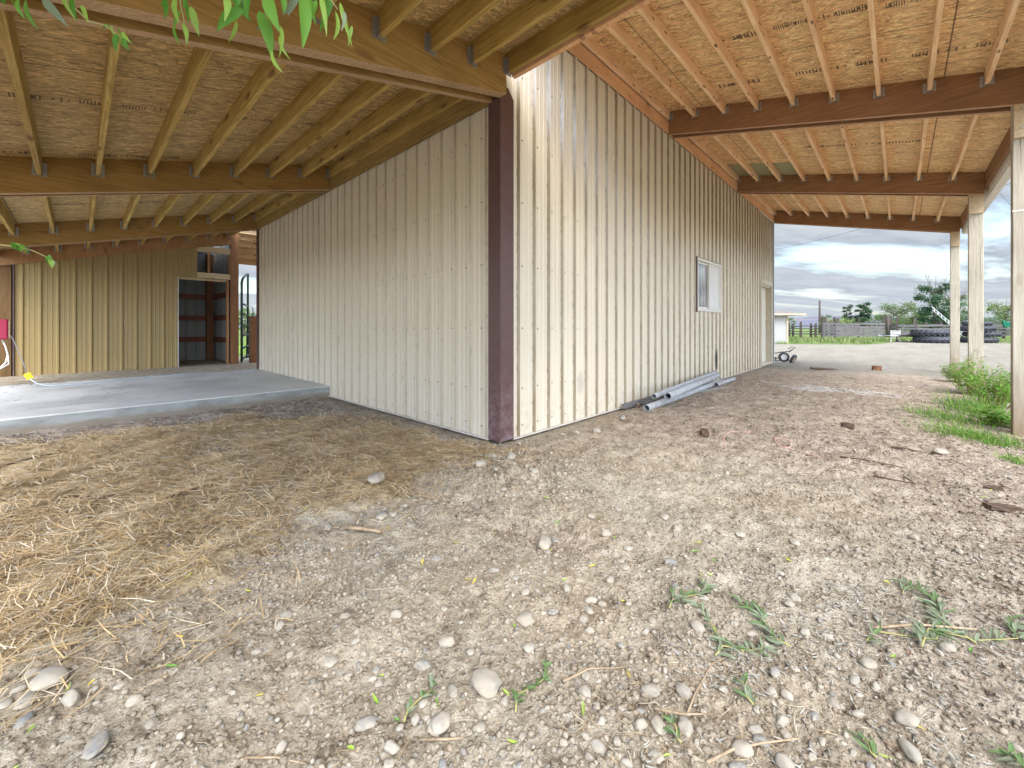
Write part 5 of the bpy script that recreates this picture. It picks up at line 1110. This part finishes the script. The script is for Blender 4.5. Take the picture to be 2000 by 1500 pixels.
# tyres
M['rubber'] = material('tyre_rubber', lambda t: dict(col=t.mix(t.noise(t.coords(), 5, 5), (.028,.030,.038), (.085,.088,.10)), rough=.65), spec=.4)
def tyre_mesh(R0, W, lugs=22, seed=0):
    mb = MB(); r0 = R0*.50; pr = []
    for k in range(15):
        a = -math.pi*.5 + math.pi*k/14; ca = math.copysign(abs(math.cos(a))**.6, math.cos(a)); sa = math.copysign(abs(math.sin(a))**.75, math.sin(a))
        pr.append((r0*1.06 + (R0*.955-r0*1.06)*ca, W*.5*sa))
    pr = [(r0, -W*.30)] + pr + [(r0, W*.30), (r0*1.02, W*.2), (r0*1.02, -W*.2), (r0, -W*.30)]
    mb.lathe(pr, 44)
    for i in range(lugs):
        for sd in (0,1):
            a0 = 2*math.pi*(i+.5*sd)/lugs; da = .22; s_ = 1 if sd else -1; vs = []
            for (aa, z, hh) in ((0,.0,1),( .10,.0,1),(.10+da,.47,.93),(da,.47,.93)):
                for q in (-.045, .03):
                    r = R0*hh + R0*q; vs.append((r*math.cos(a0+aa), r*math.sin(a0+aa), z*W*s_))
            mb.add(vs, [(0,2,4,6),(1,7,5,3),(0,1,3,2),(2,3,5,4),(4,5,7,6),(6,7,1,0)])
    return mb.mesh('tractor_tyre', M['rubber'])
TM = tyre_mesh(.98, .44); TM2 = tyre_mesh(.88, .36, 24); TM3 = tyre_mesh(.70, .30, 20)
def tyre(me, u, z, rot, label, tilt=0):
    o = bpy.data.objects.new('tractor_tyre', me); COL.objects.link(o); o.location = (u[0],u[1],z); o.rotation_euler = (tilt,0,rot); return tag(o, label, 'tyre', 'stacked tractor tyres in the far yard')
tyre(TM, (36.13,-4.338,0.322), .21, .3, 'bottom tyre of the two-tyre stack beside the trailer')
tyre(TM, (36.229,-4.15,0.317), .66, 1.1, 'top tyre of the two-tyre stack beside the trailer', .02)
q = (38.593,-6.541,0.314)
for i, (me, z, du, lb) in enumerate(((TM2,.18,0,'lowest tyre of the tall stack behind the posts'),(TM2,.56,.12,'second tyre up in the tall stack behind the posts'),(TM2,.94,-.12,'third tyre up in the tall stack behind the posts'),(TM3,1.27,-.10,'smallest tyre, on top of the tall stack behind the posts'))):
    tyre(me, (q[0]+du, q[1]-du), z, i*.7, lb)
# trailer
tr = tag(empty('flat_trailer', (0,0,0)), 'low flat utility trailer parked nose left beside the tyres', 'trailer'); c1 = Vector((37.225,-3.459,1.0))
Mt = Matrix(((dirR.x, dirF.x, 0, c1.x), (dirR.y, dirF.y, 0, c1.y), (0,0,1,0), (0,0,0,1)))
mb = MB(); mb.box((-.9,0,.38),(2.6,1.4,.44),0,Mt); mb.box((-.9,-.03,.36),(2.6,0,.52),0,Mt); mb.box((-.93,0,.36),(-.9,1.4,.50),0,Mt); mb.build('bed', M['old_post'], tr)
mb = MB(); mb.hexa([Mt@Vector(v) for v in ((-.9,0,.40),(.4,0,.44),(.4,1.2,.44),(-.9,1.2,.40),(-.3,0,.62),(.4,0,.56),(.4,1.2,.56),(-.3,1.2,.62))]); mb.build('tilt_panel', M['old_plank'], tr)
mb = MB(); mb.tube([Mt@Vector((-.9,.1,.42)), Mt@Vector((-1.75,.6,.44))], .035, 6); mb.tube([Mt@Vector((-.9,1.3,.42)), Mt@Vector((-1.75,.6,.44))], .035, 6); mb.tube([Mt@Vector((-1.75,.6,.44)), Mt@Vector((-2.1,.6,.46))], .04, 6); mb.build('tongue', M['galv'], tr)
mb = MB(); mb.tube([Mt@Vector((-1.1,.2,.42)), Mt@Vector((-1.1,.2,.12))], .035, 8); mb.tube([Mt@Vector((-1.14,.2,.09)), Mt@Vector((-1.06,.2,.09))], .09, 10); mb.build('jack', M['old_post'], tr)
def wheel(parent, c, r, w_, ax, rimm, nm='wheel'):
    Mx = Matrix.Translation(Vector(c)) @ Vector(ax).to_track_quat('Z','Y').to_matrix().to_4x4()
    h = w_/2; mb = MB(); mb.lathe([(r*.6,-h*.8),(r*.9,-h),(r,-h*.55),(r,h*.55),(r*.9,h),(r*.6,h*.8),(r*.6,-h*.8)], 24, 0, Mx); o = mb.build(nm, M['rubber'], parent)
    mb = MB(); mb.lathe([(r*.6,-h*.7),(r*.5,-h*.4),(r*.2,-h*.5),(.001,-h*.5)], 16, 0, Mx); mb.lathe([(.001,h*.5),(r*.2,h*.5),(r*.5,h*.4),(r*.6,h*.7)], 16, 0, Mx); mb.build('rim', rimm, o); return o
wheel(tr, Mt@Vector((-.05,-.12,.24)), .24, .16, dirF, M['white_plastic'])
mb = MB(); mb.box((-.38,-.22,.50),(.30,-.03,.53),0,Mt); mb.build('mudguard', M['galv'], tr)
# white rack
rk = tag(empty('white_rack', (0,0,0)), 'small white slatted rack standing at the trailer nose', 'rack'); c2 = Vector((36.598,-2.199,0.999)); Mr = Matrix.Translation((c2.x,c2.y,0)) @ Matrix.Rotation(.7499-R(90)-.3,4,'Z')
mb = MB()
for z in (.24,.34,.44,.54,.64,.74): mb.box((0,0,z),(.56,.03,z+.045),0,Mr)
mb.build('slats', M['vinyl'], rk)
mb = MB()
for x in (0,.52): mb.box((x,.03,0),(x+.04,.06,.80),0,Mr)
mb.build('uprights', M['vinyl'], rk)
# ladder leaning up
ld = tag(empty('ladder'), 'white aluminium extension ladder leaning up over the tyres', 'ladder'); M['alu'] = material('aluminium', col=(.72,.73,.74), rough=.35, metal=.4)
a0 = Vector((42.388,-6.214,0.236)); a1 = Vector((40.753,-4.46,2.292)); dd = a1-a0; nn = (Vector((0,0,1)) - dd.normalized()*dd.normalized().z).normalized(); nn = (nn*.8+dirF*.6).normalized(); L = dd.length
for s_ in (0,.42):
    mb = MB(); mb.tube([a0+nn*s_, a1+nn*s_], .035, 4, sm=False); mb.build('rail', M['alu'], ld)
for i in range(int(L/.33)): mb = MB(); pq = a0+dd*(i+.5)/int(L/.33); mb.tube([pq, pq+nn*.42], .022, 6); mb.build('rung', M['alu'], ld)
# hand cart at the barn end
hc = tag(empty('hand_cart'), 'small two-wheeled hand cart lying on its side past the end of the barn', 'hand cart'); h0 = Vector((11.712,-0.129,0.211)); h1 = Vector((11.661,-0.368,0.135)); axw = (dirF+dirR*.25).normalized()
M['rust'] = material('rusty_rim', col=(.50,.30,.18), rough=.6)
wheel(hc, (h0.x,h0.y,float(gz(h0.x,h0.y))+.17), .145, .085, axw, M['white_plastic']); wheel(hc, (h1.x,h1.y,float(gz(h1.x,h1.y))+.115), .14, .085, (dirF*.8-dirR*.7+Vector((0,0,.5))).normalized(), M['rust'])
b0 = Vector((h0.x,h0.y,.17)); mb = MB()
mb.tube([b0-dirR*.75+Vector((0,0,.0)), b0-dirR*.1+Vector((0,0,.12)), b0+dirR*.16+Vector((0,0,.14)), b0+dirR*.30+Vector((0,0,.24))], .014, 6); mb.tube([b0+dirR*.16+Vector((0,0,.12)), b0+dirR*.34+Vector((0,0,.27)), b0+dirR*.24+Vector((0,0,.28)), b0+dirR*.12+Vector((0,0,.21))], .010, 6)
mb.tube([b0-dirR*.7+Vector((0,0,-.12)), b0+dirR*.18+Vector((0,0,-.13))], .014, 6); mb.tube([b0-dirR*.5+Vector((0,0,.02)), b0-dirR*.3+Vector((0,0,-.12)), b0-dirR*.1+Vector((0,0,-.0))], .012, 6); mb.build('frame', M['old_post'], hc)
mb = MB(); mb.box((-.8,-.05,-.02),(-.25,.2,.02),0,Matrix.Translation((b0.x,b0.y,.12)) @ Matrix.Rotation(.7499-R(90),4,'Z')); mb.build('toe_plate', M['dark'], hc)
# green netting on the fence
nt = tag(empty('green_net'), 'bunched green netting slung over the far corral fence', 'netting'); M['net'] = material('green_net', lambda t: dict(col=t.mix(t.noise(t.mapping(t.coords(), scale=(4,4,1), rot=(0,.5,0)), 5, 4), (.01,.12,.075), (.06,.40,.27)), rough=.6), leaf=.2)
q0 = Vector((53.412,-9.101,0.991)); vs = []; nx_, nz_ = 26, 14
for i in range(nx_):
    for j in range(nz_):
        f = i/(nx_-1); g_ = j/(nz_-1); top = 1.62-.15*math.sin(f*3); bot = .5 + .7*abs(math.sin(f*2.2+.8)) - .5*f
        zz_ = top+(bot-top)*g_; pz = q0 + dirR*(f*1.9+.25*g_) - dirF*(.15*math.sin(i*1.3+g_*2)+.10*mnoise.noise(Vector((i*.7,j*.7,0)))+.2); vs.append((pz.x,pz.y,zz_))
mb = MB(); mb.add(vs, [(i*nz_+j, i*nz_+j+1, (i+1)*nz_+j+1, (i+1)*nz_+j) for i in range(nx_-1) for j in range(nz_-1)], 0, True); o = mb.build('mesh_sheet', M['net'], nt); sf = o.modifiers.new('t','SOLIDIFY'); sf.thickness = .03

# trees
M['tree_leaf'] = material('tree_leaf', lambda t: dict(col=t.attr('tint'), rough=.6), spec=.2, leaf=.35)
M['tree_bark'] = material('tree_bark', col=(.13,.10,.085), rough=.9)
def tree(loc, h, w_, n, label, cols, seed, trunk=.12, base=.2, ls=.16, shape='oval', bare=0, name='tree', group='trees beyond the corral'):
    w_ *= .80; ls *= .8; rr = random.Random(seed); r2 = np.random.RandomState(seed); o = tag(empty(name, (loc[0],loc[1],0)), label, 'tree', group)
    mb = MB(); mb.tube([(0,0,-.3),(rr.uniform(-.1,.1),0,h*.3),(rr.uniform(-.2,.2),0,h*.62),(0,0,h*.93)], [trunk, trunk*.75, trunk*.45, .02], 8); tips = []
    nl = 16
    for i in range(nl):
        z = h*(base*.9+(.92-base)*i/nl); a = i*2.4+rr.uniform(-.4,.4); f = (z/h-base)/(1-base); wd = {'oval': math.sin(math.pi*min(1,max(.12,f*.9+.08)))**.6, 'cone': (1-f)**.8*.95+.08, 'wide': (1-f*f)**.5}[shape]
        l = w_*.5*wd*rr.uniform(.65,1.1); e = Vector((math.cos(a)*l, math.sin(a)*l, z+l*rr.uniform(.05,.6))); mid = Vector((0,0,z)).lerp(e,.5)+Vector((0,0,.05*l)); mb.tube([(0,0,z), mid, e], [trunk*.35, trunk*.2, .012], 5); tips += [e, mid]
        for k in range(3): e2 = e + Vector((rr.uniform(-.4,.4), rr.uniform(-.4,.4), rr.uniform(-.2,.5)))*l*.45; mb.tube([mid.lerp(e,.6), e2], [.02,.006], 4); tips.append(e2)
    for k in range(bare):
        a = rr.uniform(0,6.28); b_ = Vector((rr.uniform(-.3,.3),0,h*.7)); e = b_+Vector((math.cos(a)*w_*.45, math.sin(a)*w_*.45, h*rr.uniform(.25,.6))); mb.tube([b_, b_.lerp(e,.5)+Vector((0,0,.2)), e], [.04,.025,.008], 4)
        for q in range(4): f = rr.uniform(.4,.9); s0 = b_.lerp(e,f); mb.tube([s0, s0+Vector((rr.uniform(-.6,.6),rr.uniform(-.6,.6),rr.uniform(.1,.8)))], [.015,.006], 3)
    mb.build('trunk', M['tree_bark'], o)
    T = np.array([t_[:] for t_ in tips]); cid = r2.randint(0,len(T),n); sp = w_*.08*(.5+r2.rand(len(T)))
    C = T[cid] + r2.randn(n,3)*sp[cid][:,None]*np.array([1,1,.62]); C[:,2] = np.maximum(C[:,2], .1)
    u = r2.randn(n,3); u /= np.linalg.norm(u,axis=1)[:,None]; v = np.cross(u, r2.randn(n,3)); v /= np.linalg.norm(v,axis=1)[:,None]; s_ = ls*(.5+r2.rand(n))[:,None]
    V = np.stack([C-u*s_*.5, C+v*s_*.28, C+u*s_*.5, C-v*s_*.28],1).reshape(-1,3); F = np.arange(4*n).reshape(-1,4)
    tone = (.6+.8*r2.rand(len(T)))[cid][:,None]; cc = np.repeat(np.array(cols)[r2.randint(0,len(cols),n)]*tone, 4, 0)
    bulk('crown', V, F, M['tree_leaf'], dict(tint=cc), parent=o); return o
DG = [(.055,.11,.055),(.085,.15,.07),(.04,.08,.045)]; LG = [(.20,.27,.08),(.15,.22,.07),(.28,.33,.12)]; MG = [(.12,.19,.07),(.17,.24,.09),(.09,.15,.06)]
tree((76.686,3.178,0.963), 4.7, 1.7, 2300, 'thin airy dark tree, left one of the pair behind the corral', DG, 1, .10, .25, .20, 'oval')
tree((75.76,1.237,0.965), 5.0, 2.3, 4600, 'fuller dark tree, right one of the pair behind the corral', DG, 2, .16, .22, .22, 'oval')
tree((80.006,2.548,0.96), 2.6, 3.6, 2200, 'light green bush under the pair of dark trees', LG, 3, .08, .08, .22, 'wide', name='bush')
tree((84.833,0.3,0.958), 2.4, 5.0, 2400, 'low yellow-green bush right of the dark trees', MG, 4, .08, .05, .24, 'wide', name='bush')
tree((76.7,-2.706,0.967), 4.3, 5.2, 5200, 'broad round silvery green tree in the middle of the far row', [(.20,.25,.13),(.27,.32,.18),(.13,.18,.09)], 5, .2, .15, .22, 'wide')
tree((75.965,-4.851,0.969), 3.0, 3.6, 2600, 'bright yellow-green bush left of the tallest tree', LG, 6, .08, .06, .20, 'wide', name='bush')
tree((68.651,-5.802,0.976), 6.0, 4.6, 9000, 'tallest dark green tree with bare twigs reaching above it', DG+[(.09,.15,.08)], 7, .22, .12, .22, 'oval', 9)
tree((71.638,-7.542,0.975), 4.8, 3.6, 2600, 'sparse half-bare tree right behind the farthest post', MG, 8, .14, .15, .20, 'oval', 12)
tree((80.737,-12.909,0.971), 4.0, 5.4, 4200, 'loose olive tree seen past the second post', LG+MG, 9, .14, .08, .22, 'wide', 4)
tree((88.212,-12.132,0.965), 2.4, 5, 1800, 'low bush left of the olive tree', MG, 10, .08, .05, .22, 'wide', name='bush')
tree((96.919,7.865,0.943), 3.6, 2.4, 1000, 'tiny pale tree right beside the utility pole', MG, 11, .08, .4, .22, 'wide')
tree((80.19,11.153,0.954), 2.8, 2.6, 900, 'small bush just past the shed eave', MG, 12, .08, .1, .22, 'wide', name='bush')
tree((81.154,-19.226,0.976), 5.5, 5.4, 3500, 'green tree outside the frame right of the posts', MG, 13, .2, .1, .24, 'wide')
tree((14.115,67.426,0.965), 3.6, 4.0, 2200, 'round green tree seen through the breezeway gap', LG+MG, 14, .2, .1, .26, 'wide', group='trees beyond the breezeway')

tree((73.413,3.758,0.965), 2.1, 4.2, 1500, 'low pale green bush behind the plank corral, left of the pair of dark trees', LG, 21, .08, .05, .22, 'wide', name='bush')
tree((75.22,-1.117,0.967), 2.3, 4.0, 1600, 'low green bush behind the gap between the plank fences', MG, 22, .08, .05, .22, 'wide', name='bush')
tree((72.24,-3.786,0.971), 2.2, 4.0, 1800, 'rounded green bush behind the brown fence above the trailer', MG+LG, 23, .08, .05, .20, 'wide', name='bush')
tree((72.563,-7.068,0.974), 2.4, 4.6, 2200, 'dense bush behind the ladder between the posts', DG+MG, 24, .08, .05, .20, 'wide', name='bush')
